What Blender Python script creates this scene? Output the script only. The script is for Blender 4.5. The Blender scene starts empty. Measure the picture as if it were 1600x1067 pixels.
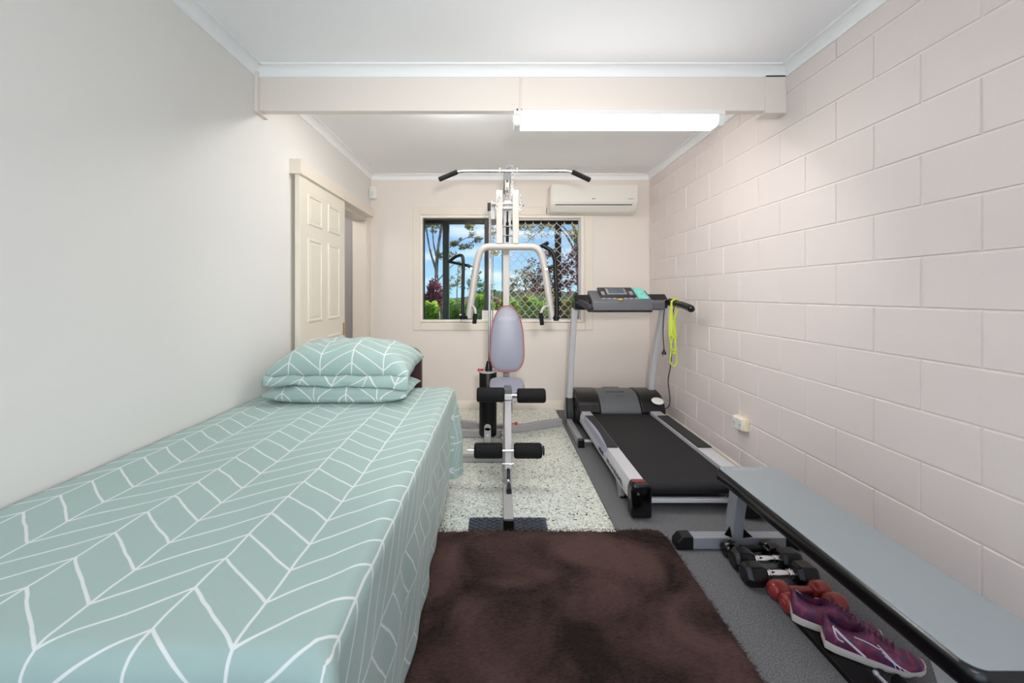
import bpy, bmesh, math, random
from mathutils import Vector, Matrix, noise
random.seed(7)
PI = math.pi
sc = bpy.context.scene
COL = sc.collection

def lin(c):
    c = c / 255.0
    return c / 12.92 if c <= .04045 else ((c + .055) / 1.055) ** 2.4
def rgb(r, g, b): return (lin(r), lin(g), lin(b), 1.0)

# ------------------------------------------------------------------ camera
cam_d = bpy.data.cameras.new('camera'); cam = bpy.data.objects.new('camera', cam_d); COL.objects.link(cam)
cam.location = (0, 0, 1.255); cam.rotation_euler = (PI / 2, 0, 0)
cam_d.sensor_width = 36; cam_d.lens = 14.4; cam_d.shift_x = 22 / 1600; cam_d.shift_y = -75 / 1600
cam_d.clip_start = .02; cam_d.clip_end = 200
sc.camera = cam
# ------------------------------------------------------------------ view
sc.view_settings.view_transform = 'Standard'; sc.view_settings.look = 'None'
sc.view_settings.gamma = 1; sc.view_settings.use_curve_mapping = False
sc.view_settings.exposure = 0.3
sc.cycles.max_bounces = 16; sc.cycles.diffuse_bounces = 12
# ------------------------------------------------------------------ sky
W = bpy.data.worlds.new('sky'); sc.world = W; W.use_nodes = True
nt = W.node_tree; nt.nodes.clear()
def N(nt, t, **k):
    n = nt.nodes.new(t)
    for a, b in k.items(): setattr(n, a, b)
    return n
tc = N(nt, 'ShaderNodeTexCoord'); sep = N(nt, 'ShaderNodeSeparateXYZ')
nt.links.new(tc.outputs['Generated'], sep.inputs[0])
ramp = N(nt, 'ShaderNodeValToRGB')
ramp.color_ramp.elements[0].position = 0; ramp.color_ramp.elements[0].color = rgb(176, 222, 250)
ramp.color_ramp.elements[1].position = .32; ramp.color_ramp.elements[1].color = rgb(84, 142, 232)
nt.links.new(sep.outputs['Z'], ramp.inputs[0])
mp = N(nt, 'ShaderNodeMapping'); mp.inputs['Scale'].default_value = (3, 3, 17); mp.inputs['Location'].default_value = (1.3, .4, .2)
nt.links.new(tc.outputs['Generated'], mp.inputs[0])
ns = N(nt, 'ShaderNodeTexNoise'); ns.inputs['Scale'].default_value = 1.7; ns.inputs['Detail'].default_value = 6
nt.links.new(mp.outputs[0], ns.inputs['Vector'])
cr = N(nt, 'ShaderNodeMapRange'); cr.inputs[1].default_value = .44; cr.inputs[2].default_value = .72
nt.links.new(ns.outputs['Fac'], cr.inputs[0])
mx = N(nt, 'ShaderNodeMixRGB'); mx.inputs[2].default_value = rgb(240, 247, 255)
nt.links.new(cr.outputs[0], mx.inputs[0]); nt.links.new(ramp.outputs[0], mx.inputs[1])
bg = N(nt, 'ShaderNodeBackground'); bg.inputs[1].default_value = 1.0
nt.links.new(mx.outputs[0], bg.inputs[0])
ow = N(nt, 'ShaderNodeOutputWorld'); nt.links.new(bg.outputs[0], ow.inputs[0])
# ------------------------------------------------------------------ lights
def light(name, kind, loc, energy, color=(1, 1, 1), rot=(0, 0, 0), **k):
    d = bpy.data.lights.new(name, kind); o = bpy.data.objects.new(name, d); COL.objects.link(o)
    d.energy = energy; d.color = color; o.location = loc; o.rotation_euler = rot
    for a, b in k.items(): setattr(d, a, b)
    return o
# sun on the garden, from the right of the house; the roof keeps it out of the room
light('sun', 'SUN', (6, 2, 8), 9.0, (1, .95, .86), (math.radians(-28), math.radians(48), 0), angle=.01)
# added fill light behind the camera, brightens the near room from the rear
light('rear_fill', 'AREA', (.13, -1.66, 1.2), 15, (.97, .985, 1), (PI / 2, 0, 0), shape='RECTANGLE', size=2.6, size_y=2.2)
# the camera's flash bounced in a small softbox on the camera
light('flash', 'AREA', (.155, -.04, 1.55), 9, (1, .97, .93), (PI / 2 - .04, 0, 0), shape='DISK', size=.16, spread=math.radians(82))
# added upward fill above the camera, brightens the ceiling by bounce
light('ceiling_fill', 'AREA', (.1, -.1, 1.9), 12, (1, .98, .96), (PI + .3, 0, 0), shape='DISK', size=.3)
# two added fills, hidden behind the beam, to brighten the far bay
light('bay_fill_point', 'POINT', (-.3, 2.62, 2.45), 9, (1, .985, .97), shadow_soft_size=.04)
light('bay_fill_area', 'AREA', (.1, 2.72, 2.50), 8, (1, .985, .97), (0, 0, 0), shape='RECTANGLE', size=2.0, size_y=.2)
# added unseen fill that lights the hall beyond the sliding door
light('hall_fill', 'POINT', (-2.0, 3.7, 2.2), 9, (1, .97, .98), shadow_soft_size=.12)
# added overhead fill behind the camera, with no fitting of its own
light('overhead_fill', 'AREA', (.1, -.6, 2.5), 6, (1, .98, .95), (0, 0, 0), shape='RECTANGLE', size=1.2, size_y=.2)

# ------------------------------------------------------------------ materials
MATS = {}
def mat(name, c, rough=.5, metal=0, spec=.5, bump=None, coat=0, sheen=0, emit=None, var=None):
    """bump=(scale,strength,dist)  var=(scale,colour2,lo,hi)"""
    m = bpy.data.materials.new(name); m.use_nodes = True; t = m.node_tree
    b = t.nodes['Principled BSDF']
    b.inputs['Base Color'].default_value = rgb(*c); b.inputs['Roughness'].default_value = rough
    b.inputs['Metallic'].default_value = metal; b.inputs['Specular IOR Level'].default_value = spec
    if coat: b.inputs['Coat Weight'].default_value = coat; b.inputs['Coat Roughness'].default_value = .08
    if sheen: b.inputs['Sheen Weight'].default_value = sheen; b.inputs['Sheen Roughness'].default_value = .5
    if emit: b.inputs['Emission Color'].default_value = rgb(*emit[:3]); b.inputs['Emission Strength'].default_value = emit[3]
    if bump or var: co = N(t, 'ShaderNodeTexCoord')
    if bump:
        n = N(t, 'ShaderNodeTexNoise'); n.inputs['Scale'].default_value = bump[0]; n.inputs['Detail'].default_value = 4
        t.links.new(co.outputs['Object'], n.inputs['Vector'])
        bp = N(t, 'ShaderNodeBump'); bp.inputs['Strength'].default_value = bump[1]; bp.inputs['Distance'].default_value = bump[2]
        t.links.new(n.outputs['Fac'], bp.inputs['Height']); t.links.new(bp.outputs[0], b.inputs['Normal'])
    if var:
        n = N(t, 'ShaderNodeTexNoise'); n.inputs['Scale'].default_value = var[0]; n.inputs['Detail'].default_value = 5
        t.links.new(co.outputs['Object'], n.inputs['Vector'])
        r = N(t, 'ShaderNodeMapRange'); r.inputs[1].default_value = var[2]; r.inputs[2].default_value = var[3]
        t.links.new(n.outputs['Fac'], r.inputs[0])
        x = N(t, 'ShaderNodeMixRGB'); x.inputs[1].default_value = rgb(*c); x.inputs[2].default_value = rgb(*var[1])
        t.links.new(r.outputs[0], x.inputs[0]); t.links.new(x.outputs[0], b.inputs['Base Color'])
    MATS[name] = m
    return m
M = MATS
mat('cream_paint', (230, 221, 213), .55, spec=.25, bump=(60, .06, .002))
mat('left_paint', (229, 227, 223), .6, spec=.2, bump=(80, .05, .001))
mat('block_paint', (228, 218, 215), .5, spec=.3, bump=(160, .35, .0012))
mat('mortar_paint', (236, 228, 224), .5, spec=.3)
mat('trim_paint', (229, 219, 206), .35, spec=.4)
mat('door_paint', (229, 221, 205), .32, spec=.45, bump=(200, .05, .0005))
mat('ceiling_white', (246, 246, 248), .8, spec=.1)
mat('cornice_white', (243, 244, 245), .6, spec=.2)
mat('hall_grey', (178, 172, 170), .7)
mat('window_white', (238, 230, 220), .35)
mat('aluminium', (176, 172, 168), .4, .25)
mat('black_frame', (16, 17, 18), .4)
mat('veranda_dark', (38, 50, 49), .5)
mat('veranda_black', (9, 9, 10), .6)
mat('grille', (214, 204, 188), .4)
mat('white_plastic', (236, 234, 230), .35)
mat('ac_plastic', (228, 224, 216), .4)
mat('yellowed_plastic', (238, 222, 178), .5, var=(30, (240, 234, 220), .4, .6))
mat('dark_slot', (20, 20, 20), .6)
mat('fluoro', (255, 255, 255), .3, emit=(255, 250, 244, 12))
mat('clear_plastic', (225, 228, 226), .25, spec=.6)
mat('rubber_mat', (94, 94, 96), .85, spec=.2, bump=(350, .5, .001), var=(220, (128, 128, 130), .45, .65))
mat('grey_paint', (166, 164, 165), .48, .1, bump=(200, .05, .0004))
mat('press_paint', (170, 164, 158), .4, .05)
mat('silver', (200, 199, 202), .4, .05)
mat('bench_steel', (146, 148, 156), .4, .1)
mat('chrome', (222, 224, 228), .09, 1)
mat('foam', (16, 16, 18), .75, spec=.25, bump=(400, .3, .0006))
mat('black_plastic', (12, 12, 13), .3, spec=.45)
mat('gloss_black', (8, 8, 9), .12, spec=.6)
mat('black_steel', (7, 7, 8), .4, spec=.3)
mat('vinyl_grey', (140, 141, 156), .38, spec=.5, bump=(260, .15, .0005))
mat('piping_red', (168, 84, 78), .5)
mat('red_knob', (176, 26, 38), .35)
mat('red_vinyl', (148, 48, 44), .28, spec=.5, coat=.3)
mat('belt', (27, 27, 30), .6, spec=.35, bump=(500, .3, .0005))
mat('rail_white', (205, 205, 210), .33, .15)
mat('rail_silver', (168, 169, 170), .4, .35)
mat('foot_rubber', (34, 34, 38), .6, bump=(400, .4, .0008))
mat('lilac_plastic', (146, 148, 168), .35)
mat('sticker_red', (150, 44, 52), .4, var=(150, (70, 22, 26), .5, .6))
mat('hood_grey', (92, 95, 98), .4, spec=.45)
mat('console_grey', (98, 98, 103), .4, spec=.45)
mat('panel_dark', (44, 46, 52), .3)
mat('lcd', (88, 98, 106), .15)
mat('button_grey', (140, 140, 142), .4)
mat('button_yellow', (236, 196, 30), .35)
mat('teal_cloth', (110, 200, 188), .8, bump=(200, .3, .001), var=(60, (150, 222, 212), .45, .6))
mat('lime_rope', (196, 214, 62), .5)
mat('cord_black', (22, 22, 26), .45)
mat('pad_grey', (146, 154, 158), .42, spec=.45, bump=(300, .12, .0004))
mat('pad_black', (9, 10, 14), .22, spec=.6)
mat('text_silver', (176, 178, 190), .5)
mat('text_navy', (42, 40, 104), .5)
mat('text_dark', (66, 66, 70), .5)
mat('tread_plate', (92, 95, 105), .3, .5)
mat('brass', (176, 148, 84), .3, .9)
mat('headboard_brown', (58, 36, 34), .35, spec=.5)
mat('mattress_white', (220, 220, 215), .8)
mat('shoe_sole', (218, 208, 200), .6)
mat('shoe_white', (236, 232, 242), .3)
mat('shoe_lining', (34, 26, 60), .7)
mat('shoe_green', (60, 120, 50), .7)
mat('bark', (104, 96, 86), .9, var=(8, (150, 142, 132), .4, .6))
mat('garden_ground', (96, 110, 52), .95, var=(1.2, (128, 120, 72), .4, .6))
mat('hill_green', (128, 134, 92), .95, var=(.6, (164, 152, 110), .4, .6))
mat('leaf_lime', (170, 204, 60), .5, var=(9, (104, 150, 40), .42, .58))
mat('leaf_green', (92, 132, 44), .5, var=(3, (60, 96, 34), .4, .6))
mat('leaf_red', (132, 52, 72), .5, var=(5, (84, 34, 50), .4, .6))
mat('leaf_purple', (84, 46, 60), .5, var=(4, (120, 74, 80), .4, .6))
mat('leaf_gum', (104, 112, 76), .5, var=(4, (150, 140, 88), .4, .6))
mat('leaf_olive', (128, 130, 62), .5, var=(4, (172, 160, 96), .4, .6))
mat('leaf_dry', (188, 166, 130), .6, var=(4, (150, 110, 100), .4, .6))

for k_ in list(M):
    if k_.startswith('leaf'):
        t_ = M[k_].node_tree; b_ = t_.nodes['Principled BSDF']; tl = N(t_, 'ShaderNodeBsdfTranslucent'); ms_ = N(t_, 'ShaderNodeMixShader'); ms_.inputs[0].default_value = .4
        t_.links.new(b_.inputs['Base Color'].links[0].from_socket, tl.inputs[0])
        t_.links.new(b_.outputs[0], ms_.inputs[1]); t_.links.new(tl.outputs[0], ms_.inputs[2])
        t_.links.new(ms_.outputs[0], [n for n in t_.nodes if n.type == 'OUTPUT_MATERIAL'][0].inputs[0])
def shoe_mat():
    m = bpy.data.materials.new('shoe_upper'); m.use_nodes = True; t = m.node_tree; b = t.nodes['Principled BSDF']
    co = N(t, 'ShaderNodeTexCoord'); n = N(t, 'ShaderNodeTexNoise'); n.inputs['Scale'].default_value = 16; n.inputs['Detail'].default_value = 1.5
    n.inputs['Distortion'].default_value = 1.6
    t.links.new(co.outputs['Object'], n.inputs['Vector'])
    r = N(t, 'ShaderNodeValToRGB'); e = r.color_ramp.elements
    e[0].position = .3; e[0].color = rgb(44, 38, 84); e[1].position = .72; e[1].color = rgb(128, 78, 142)
    for p, c in ((.42, (96, 32, 62)), (.49, (120, 36, 66)), (.53, (64, 48, 104)), (.57, (112, 34, 62)), (.64, (132, 50, 88))):
        k = e.new(p); k.color = rgb(*c)
    t.links.new(n.outputs['Fac'], r.inputs[0]); t.links.new(r.outputs[0], b.inputs['Base Color'])
    b.inputs['Roughness'].default_value = .45
    v = N(t, 'ShaderNodeTexVoronoi'); v.inputs['Scale'].default_value = 450; t.links.new(co.outputs['Object'], v.inputs['Vector'])
    bp = N(t, 'ShaderNodeBump'); bp.inputs['Strength'].default_value = .4; bp.inputs['Distance'].default_value = .0006
    t.links.new(v.outputs['Distance'], bp.inputs['Height']); t.links.new(bp.outputs[0], b.inputs['Normal'])
    M['shoe_upper'] = m
shoe_mat()

def fleck_mat():
    m = bpy.data.materials.new('flake_floor'); m.use_nodes = True; t = m.node_tree; b = t.nodes['Principled BSDF']
    co = N(t, 'ShaderNodeTexCoord')
    last = None
    base = N(t, 'ShaderNodeRGB'); base.outputs[0].default_value = rgb(212, 217, 203); last = base.outputs[0]
    for sc_, seed, layers in ((150, 0, (((84, 98, 92), .06), ((158, 170, 156), .20), ((228, 230, 222), .40), ((140, 164, 180), .425))),
                              (95, 5, (((48, 56, 56), .03), ((230, 232, 225), .25), ((176, 188, 172), .36)))):
        mpn = N(t, 'ShaderNodeMapping'); mpn.inputs['Location'].default_value = (seed, seed * 2, 0)
        t.links.new(co.outputs['Object'], mpn.inputs[0])
        nn = N(t, 'ShaderNodeTexNoise'); nn.inputs['Scale'].default_value = 60
        t.links.new(mpn.outputs[0], nn.inputs['Vector'])
        ad = N(t, 'ShaderNodeMixRGB'); ad.blend_type = 'ADD'; ad.inputs[0].default_value = .012
        t.links.new(mpn.outputs[0], ad.inputs[1]); t.links.new(nn.outputs['Color'], ad.inputs[2])
        v = N(t, 'ShaderNodeTexVoronoi'); v.inputs['Scale'].default_value = sc_
        t.links.new(ad.outputs[0], v.inputs['Vector'])
        sp = N(t, 'ShaderNodeSeparateColor'); t.links.new(v.outputs['Color'], sp.inputs[0])
        prev = 0
        for c, th in layers:
            a1 = N(t, 'ShaderNodeMath', operation='GREATER_THAN'); a1.inputs[1].default_value = prev
            a2 = N(t, 'ShaderNodeMath', operation='LESS_THAN'); a2.inputs[1].default_value = th
            t.links.new(sp.outputs[0], a1.inputs[0]); t.links.new(sp.outputs[0], a2.inputs[0])
            a3 = N(t, 'ShaderNodeMath', operation='MULTIPLY'); t.links.new(a1.outputs[0], a3.inputs[0]); t.links.new(a2.outputs[0], a3.inputs[1])
            x = N(t, 'ShaderNodeMixRGB'); x.inputs[2].default_value = rgb(*c)
            t.links.new(a3.outputs[0], x.inputs[0]); t.links.new(last, x.inputs[1]); last = x.outputs[0]; prev = th
    t.links.new(last, b.inputs['Base Color'])
    b.inputs['Roughness'].default_value = .3; b.inputs['Specular IOR Level'].default_value = .7
    b.inputs['Coat Weight'].default_value = 1; b.inputs['Coat Roughness'].default_value = .2
    M['flake_floor'] = m
fleck_mat()

def chevron_mat(name='chevron_cotton'):
    m = bpy.data.materials.new(name); m.use_nodes = True; t = m.node_tree; b = t.nodes['Principled BSDF']
    def mt(op, a, bb=None):
        n = N(t, 'ShaderNodeMath', operation=op)
        for i, s in enumerate((a, bb)):
            if s is None: continue
            if isinstance(s, (int, float)): n.inputs[i].default_value = s
            else: t.links.new(s, n.inputs[i])
        return n.outputs[0]
    uv = N(t, 'ShaderNodeUVMap'); uv.uv_map = 'UVMap'
    nn = N(t, 'ShaderNodeTexNoise'); nn.inputs['Scale'].default_value = 7; nn.inputs['Detail'].default_value = 2
    t.links.new(uv.outputs[0], nn.inputs['Vector'])
    s1 = N(t, 'ShaderNodeSeparateXYZ'); t.links.new(uv.outputs[0], s1.inputs[0])
    s2 = N(t, 'ShaderNodeSeparateColor'); t.links.new(nn.outputs['Color'], s2.inputs[0])
    u = mt('ADD', s1.outputs[0], mt('MULTIPLY', mt('SUBTRACT', s2.outputs[0], .5), .016))
    v = mt('ADD', s1.outputs[1], mt('MULTIPLY', mt('SUBTRACT', s2.outputs[1], .5), .022))
    P_ = .17
    g = mt('DIVIDE', u, P_)
    tri = mt('MULTIPLY', mt('PINGPONG', g, 1.0), .138)
    f = mt('DIVIDE', mt('SUBTRACT', v, tri), .0955)
    d1 = mt('MULTIPLY', mt('PINGPONG', f, .5), .0955 * .776)
    d2 = mt('MULTIPLY', mt('PINGPONG', g, .5), P_)
    d = mt('MINIMUM', d1, d2)
    r = N(t, 'ShaderNodeMapRange'); r.inputs[1].default_value = .0022; r.inputs[2].default_value = .0037
    r.inputs[3].default_value = 1; r.inputs[4].default_value = 0
    t.links.new(d, r.inputs[0])
    x = N(t, 'ShaderNodeMixRGB'); x.inputs[1].default_value = rgb(156, 180, 175); x.inputs[2].default_value = rgb(218, 223, 222)
    t.links.new(r.outputs[0], x.inputs[0]); t.links.new(x.outputs[0], b.inputs['Base Color'])
    b.inputs['Roughness'].default_value = .6; b.inputs['Specular IOR Level'].default_value = .35
    b.inputs['Sheen Weight'].default_value = .15
    w = N(t, 'ShaderNodeTexNoise'); w.inputs['Scale'].default_value = 9; w.inputs['Detail'].default_value = 3; w.inputs['Distortion'].default_value = .8
    t.links.new(uv.outputs[0], w.inputs['Vector'])
    bp = N(t, 'ShaderNodeBump'); bp.inputs['Strength'].default_value = .25; bp.inputs['Distance'].default_value = .01
    t.links.new(w.outputs['Fac'], bp.inputs['Height']); t.links.new(bp.outputs[0], b.inputs['Normal'])
    M[name] = m
chevron_mat()

def rug_mat():
    m = bpy.data.materials.new('rug_pile'); m.use_nodes = True; t = m.node_tree; b = t.nodes['Principled BSDF']
    co = N(t, 'ShaderNodeTexCoord')
    n = N(t, 'ShaderNodeTexNoise'); n.inputs['Scale'].default_value = 3.2; n.inputs['Detail'].default_value = 3; n.inputs['Distortion'].default_value = .6
    t.links.new(co.outputs['Object'], n.inputs['Vector'])
    mp_ = N(t, 'ShaderNodeMapping'); mp_.inputs['Scale'].default_value = (60, 160, 60); t.links.new(co.outputs['Object'], mp_.inputs[0])
    n2 = N(t, 'ShaderNodeTexNoise'); n2.inputs['Scale'].default_value = 1; n2.inputs['Detail'].default_value = 4
    t.links.new(mp_.outputs[0], n2.inputs['Vector'])
    a = N(t, 'ShaderNodeMath', operation='MULTIPLY_ADD'); a.inputs[1].default_value = .35
    t.links.new(n2.outputs['Fac'], a.inputs[0]); t.links.new(n.outputs['Fac'], a.inputs[2])
    r = N(t, 'ShaderNodeMapRange'); r.inputs[1].default_value = .52; r.inputs[2].default_value = .82
    t.links.new(a.outputs[0], r.inputs[0])
    x = N(t, 'ShaderNodeMixRGB'); x.inputs[1].default_value = rgb(27, 18, 17); x.inputs[2].default_value = rgb(78, 58, 55)
    t.links.new(r.outputs[0], x.inputs[0]); t.links.new(x.outputs[0], b.inputs['Base Color'])
    b.inputs['Roughness'].default_value = .85; b.inputs['Specular IOR Level'].default_value = .15
    b.inputs['Sheen Weight'].default_value = .1; b.inputs['Sheen Tint'].default_value = rgb(150, 120, 112)
    bp = N(t, 'ShaderNodeBump'); bp.inputs['Strength'].default_value = .6; bp.inputs['Distance'].default_value = .006
    t.links.new(n2.outputs['Fac'], bp.inputs['Height']); t.links.new(bp.outputs[0], b.inputs['Normal'])
    M['rug_pile'] = m
rug_mat()

def glass_mat():
    m = bpy.data.materials.new('window_glass'); m.use_nodes = True; t = m.node_tree; t.nodes.clear()
    tr = N(t, 'ShaderNodeBsdfTransparent'); tr.inputs[0].default_value = (.94, .96, .96, 1)
    gl = N(t, 'ShaderNodeBsdfGlossy'); gl.inputs['Roughness'].default_value = .02
    fr = N(t, 'ShaderNodeFresnel'); fr.inputs[0].default_value = 1.25
    mxs = N(t, 'ShaderNodeMixShader'); o = N(t, 'ShaderNodeOutputMaterial')
    t.links.new(fr.outputs[0], mxs.inputs[0]); t.links.new(tr.outputs[0], mxs.inputs[1]); t.links.new(gl.outputs[0], mxs.inputs[2])
    t.links.new(mxs.outputs[0], o.inputs[0]); M['window_glass'] = m
glass_mat()

# ------------------------------------------------------------------ mesh tools
class MB:
    def __init__(s): s.v = []; s.f = []; s.uv = None; s.mi = []
    def add(s, vs, fs, mi=0):
        o = len(s.v); s.v += [tuple(p) for p in vs]; s.f += [tuple(i + o for i in f) for f in fs]; s.mi += [mi] * len(fs); return s
    def box(s, x0, x1, y0, y1, z0, z1, mi=0):
        v = [(x, y, z) for x in (x0, x1) for y in (y0, y1) for z in (z0, z1)]
        return s.add(v, [(0, 1, 3, 2), (4, 6, 7, 5), (0, 4, 5, 1), (2, 3, 7, 6), (0, 2, 6, 4), (1, 5, 7, 3)], mi)
    def prism(s, pts, axis, a, b):
        """closed outline pts (2D) extruded along axis x/y/z from a to b"""
        def mk(p, t):
            return {'x': (t, p[0], p[1]), 'y': (p[0], t, p[1]), 'z': (p[0], p[1], t)}[axis]
        n = len(pts); v = [mk(p, a) for p in pts] + [mk(p, b) for p in pts]
        f = [(i, (i + 1) % n, n + (i + 1) % n, n + i) for i in range(n)]
        f += [tuple(range(n))[::-1], tuple(range(n, 2 * n))]
        return s.add(v, f)
    def rings(s, rings, cap=True, closed=True, loop=False):
        n = len(rings[0]); v = [p for r in rings for p in r]; f = []
        m = len(rings)
        for i in range(m if loop else m - 1):
            a = i * n; b = ((i + 1) % m) * n
            for j in range(n if closed else n - 1):
                f.append((a + j, a + (j + 1) % n, b + (j + 1) % n, b + j))
        if cap and not loop: f.append(tuple(range(n))[::-1]); f.append(tuple(range((m - 1) * n, m * n)))
        return s.add(v, f)
    def tube(s, pts, r=.01, n=14, rect=None, up=(0, 0, 1), fil=0, loop=False, cap=True):
        pts = [Vector(p) for p in pts]
        if fil: pts = fillet(pts, fil)
        up = Vector(up); R = []
        prev = None
        for i, p in enumerate(pts):
            if loop: d = (pts[(i + 1) % len(pts)] - pts[i - 1]).normalized(); k = 1
            elif i == 0: d = (pts[1] - p).normalized(); k = 1
            elif i == len(pts) - 1: d = (p - pts[i - 1]).normalized(); k = 1
            else:
                a = (p - pts[i - 1]).normalized(); c = (pts[i + 1] - p).normalized(); d = (a + c).normalized()
                k = 1 / max(.5, math.cos(a.angle(c, 0) / 2))
            if rect:
                sd = d.cross(up)
                if sd.length < 1e-4: sd = d.cross(Vector((1, 0, 0)))
                sd.normalize(); u2 = sd.cross(d).normalized()
                w, h = rect[0] / 2, rect[1] / 2
                R.append([p + sd * a_ * w + u2 * b_ * h for a_, b_ in ((-1, -1), (1, -1), (1, 1), (-1, 1))])
            else:
                if prev is None:
                    sd = d.cross(up)
                    if sd.length < 1e-3: sd = d.cross(Vector((1, .1, 0)))
                else: sd = prev - d * prev.dot(d)
                sd.normalize(); prev = sd; u2 = d.cross(sd)
                rr = r[i] if isinstance(r, (list, tuple)) else r
                R.append([p + (sd * math.cos(t) + u2 * math.sin(t)) * rr for t in [2 * PI * j / n for j in range(n)]])
        return s.rings(R, cap=cap, loop=loop)
    def lathe(s, prof, o, ax, n=24):
        """prof: (along, radius); from o along ax"""
        o = Vector(o); ax = Vector(ax).normalized(); a = ax.orthogonal().normalized(); b = ax.cross(a)
        return s.rings([[o + ax * t + (a * math.cos(w) + b * math.sin(w)) * max(r, 1e-4) for w in [2 * PI * j / n for j in range(n)]] for t, r in prof])
    def ball(s, c, r, n=14, sx=1, sy=1, sz=1):
        c = Vector(c); R = []
        for i in range(1, n):
            t = PI * i / n
            R.append([c + Vector((sx * math.sin(t) * math.cos(w), sy * math.sin(t) * math.sin(w), sz * math.cos(t))) * r for w in [2 * PI * j / (2 * n) for j in range(2 * n)]])
        return s.rings(R)

def fillet(pts, r, n=8):
    out = [pts[0]]
    for i in range(1, len(pts) - 1):
        p = pts[i]; a = pts[i - 1] - p; b = pts[i + 1] - p
        k = min(r, a.length * .48, b.length * .48)
        A = p + a.normalized() * k; B = p + b.normalized() * k
        for j in range(n + 1):
            t = j / n; out.append(A * (1 - t) ** 2 + p * 2 * t * (1 - t) + B * t * t)
    out.append(pts[-1]); return out
def smooth(pts, n=6):
    P = [Vector(p) for p in pts]; P = [P[0] * 2 - P[1]] + P + [P[-1] * 2 - P[-2]]; out = []
    for i in range(1, len(P) - 2):
        for j in range(n):
            t = j / n; a, b, c, d = P[i - 1], P[i], P[i + 1], P[i + 2]
            out.append(.5 * ((2 * b) + (c - a) * t + (2 * a - 5 * b + 4 * c - d) * t * t + (3 * b - a - 3 * c + d) * t ** 3))
    out.append(P[-2]); return out

ORG = {}
def root(name, label, cat, loc=(0, 0, 0), group=None):
    o = bpy.data.objects.new(name, None); COL.objects.link(o); o.location = loc; o.empty_display_size = .1
    o['label'] = label; o['category'] = cat
    if group: o['group'] = group
    ORG[o.name] = Vector(loc); return o
SPLIT = {'end_cap', 'leg_gusset', 'switch', 'socket_slot', 'pivot_bolt', 'back_bracket', 'bracket_bolt', 'cross_plate', 'fly_bracket', 'button', 'collar',
         'plug_pin', 'cable_entry', 'cable', 'upright_collar', 'pulley_bracket', 'clip', 'guide_rod', 'cable_guide', 'press_pivot', 'carabiner', 'pivot_bracket'}
def islands(mb):
    par = list(range(len(mb.v)))
    def find(a):
        while par[a] != a: par[a] = par[par[a]]; a = par[a]
        return a
    for f in mb.f:
        for k in f[1:]: par[find(f[0])] = find(k)
    comp = {}
    for i in range(len(mb.v)): comp.setdefault(find(i), []).append(i)
    items = [[min(mb.v[i][a] for i in c) - .001 for a in range(3)] + [max(mb.v[i][a] for i in c) + .001 for a in range(3)] + [set(c)] for c in comp.values()]
    done = False
    while not done:
        done = True
        for i in range(len(items)):
            for j in range(i + 1, len(items)):
                A, B = items[i], items[j]
                if all(A[a] <= B[a + 3] and B[a] <= A[a + 3] for a in range(3)):
                    items[i] = [min(A[a], B[a]) for a in range(3)] + [max(A[a + 3], B[a + 3]) for a in range(3)] + [A[6] | B[6]]
                    items.pop(j); done = False; break
            if not done: break
    out = []
    for it in items:
        ids = sorted(it[6]); mp_ = {k: n for n, k in enumerate(ids)}; q = MB(); q.v = [mb.v[k] for k in ids]
        q.f = [tuple(mp_[k] for k in f) for f in mb.f if f[0] in it[6]]; q.mi = [0] * len(q.f); out.append(q)
    return out
def part(name, mb, m, parent=None, **k):
    if name in SPLIT and parent is not None:
        o = None
        for q in islands(mb): o = part1(name, q, m, parent, **k)
        return o
    return part1(name, mb, m, parent, **k)
def part1(name, mb, m, parent=None, bevel=0, smooth_=40, label=None, seg=2, subsurf=0, uv=None):
    me = bpy.data.meshes.new(name); org = Vector((0, 0, 0))
    if parent is not None: org = ORG[parent.name]
    elif mb.v:
        xs = [p[0] for p in mb.v]; ys = [p[1] for p in mb.v]; zs = [p[2] for p in mb.v]
        org = Vector(((min(xs) + max(xs)) / 2, (min(ys) + max(ys)) / 2, min(zs)))
    me.from_pydata([tuple(Vector(p) - org) for p in mb.v], [], mb.f); me.update()
    bm = bmesh.new(); bm.from_mesh(me); bmesh.ops.recalc_face_normals(bm, faces=bm.faces); bm.to_mesh(me); bm.free()
    ms = m if isinstance(m, (list, tuple)) else [m]
    for k in ms: me.materials.append(M[k])
    if len(ms) > 1:
        for p, i in zip(me.polygons, mb.mi): p.material_index = i
    if smooth_ is not None:
        me.shade_smooth(); me.set_sharp_from_angle(angle=math.radians(smooth_))
    if uv is not None:
        l = me.uv_layers.new(name='UVMap')
        for lp in me.loops: l.data[lp.index].uv = uv[lp.vertex_index]
    o = bpy.data.objects.new(name, me); COL.objects.link(o)
    if parent is not None: o.parent = parent; ORG[o.name] = org; o.location = (0, 0, 0)
    else: o.location = org; ORG[o.name] = org
    if parent is not None and parent.type == 'MESH': o.location = (0, 0, 0)
    if bevel:
        b = o.modifiers.new('bevel', 'BEVEL'); b.width = bevel; b.segments = seg; b.limit_method = 'ANGLE'; b.angle_limit = math.radians(38)
        b.harden_normals = False
    if subsurf:
        b = o.modifiers.new('sub', 'SUBSURF'); b.levels = subsurf; b.render_levels = subsurf
    if label: o['label'] = label
    return o
def tag(o, label, cat, group=None, kind=None):
    o['label'] = label; o['category'] = cat
    if group: o['group'] = group
    if kind: o['kind'] = kind
    return o
def struct(name, mb, m, bevel=0, smooth_=40, parent=None, label=None):
    o = part(name, mb, m, parent, bevel=bevel, smooth_=smooth_, label=label)
    if parent is None: o['kind'] = 'structure'
    return o
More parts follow.
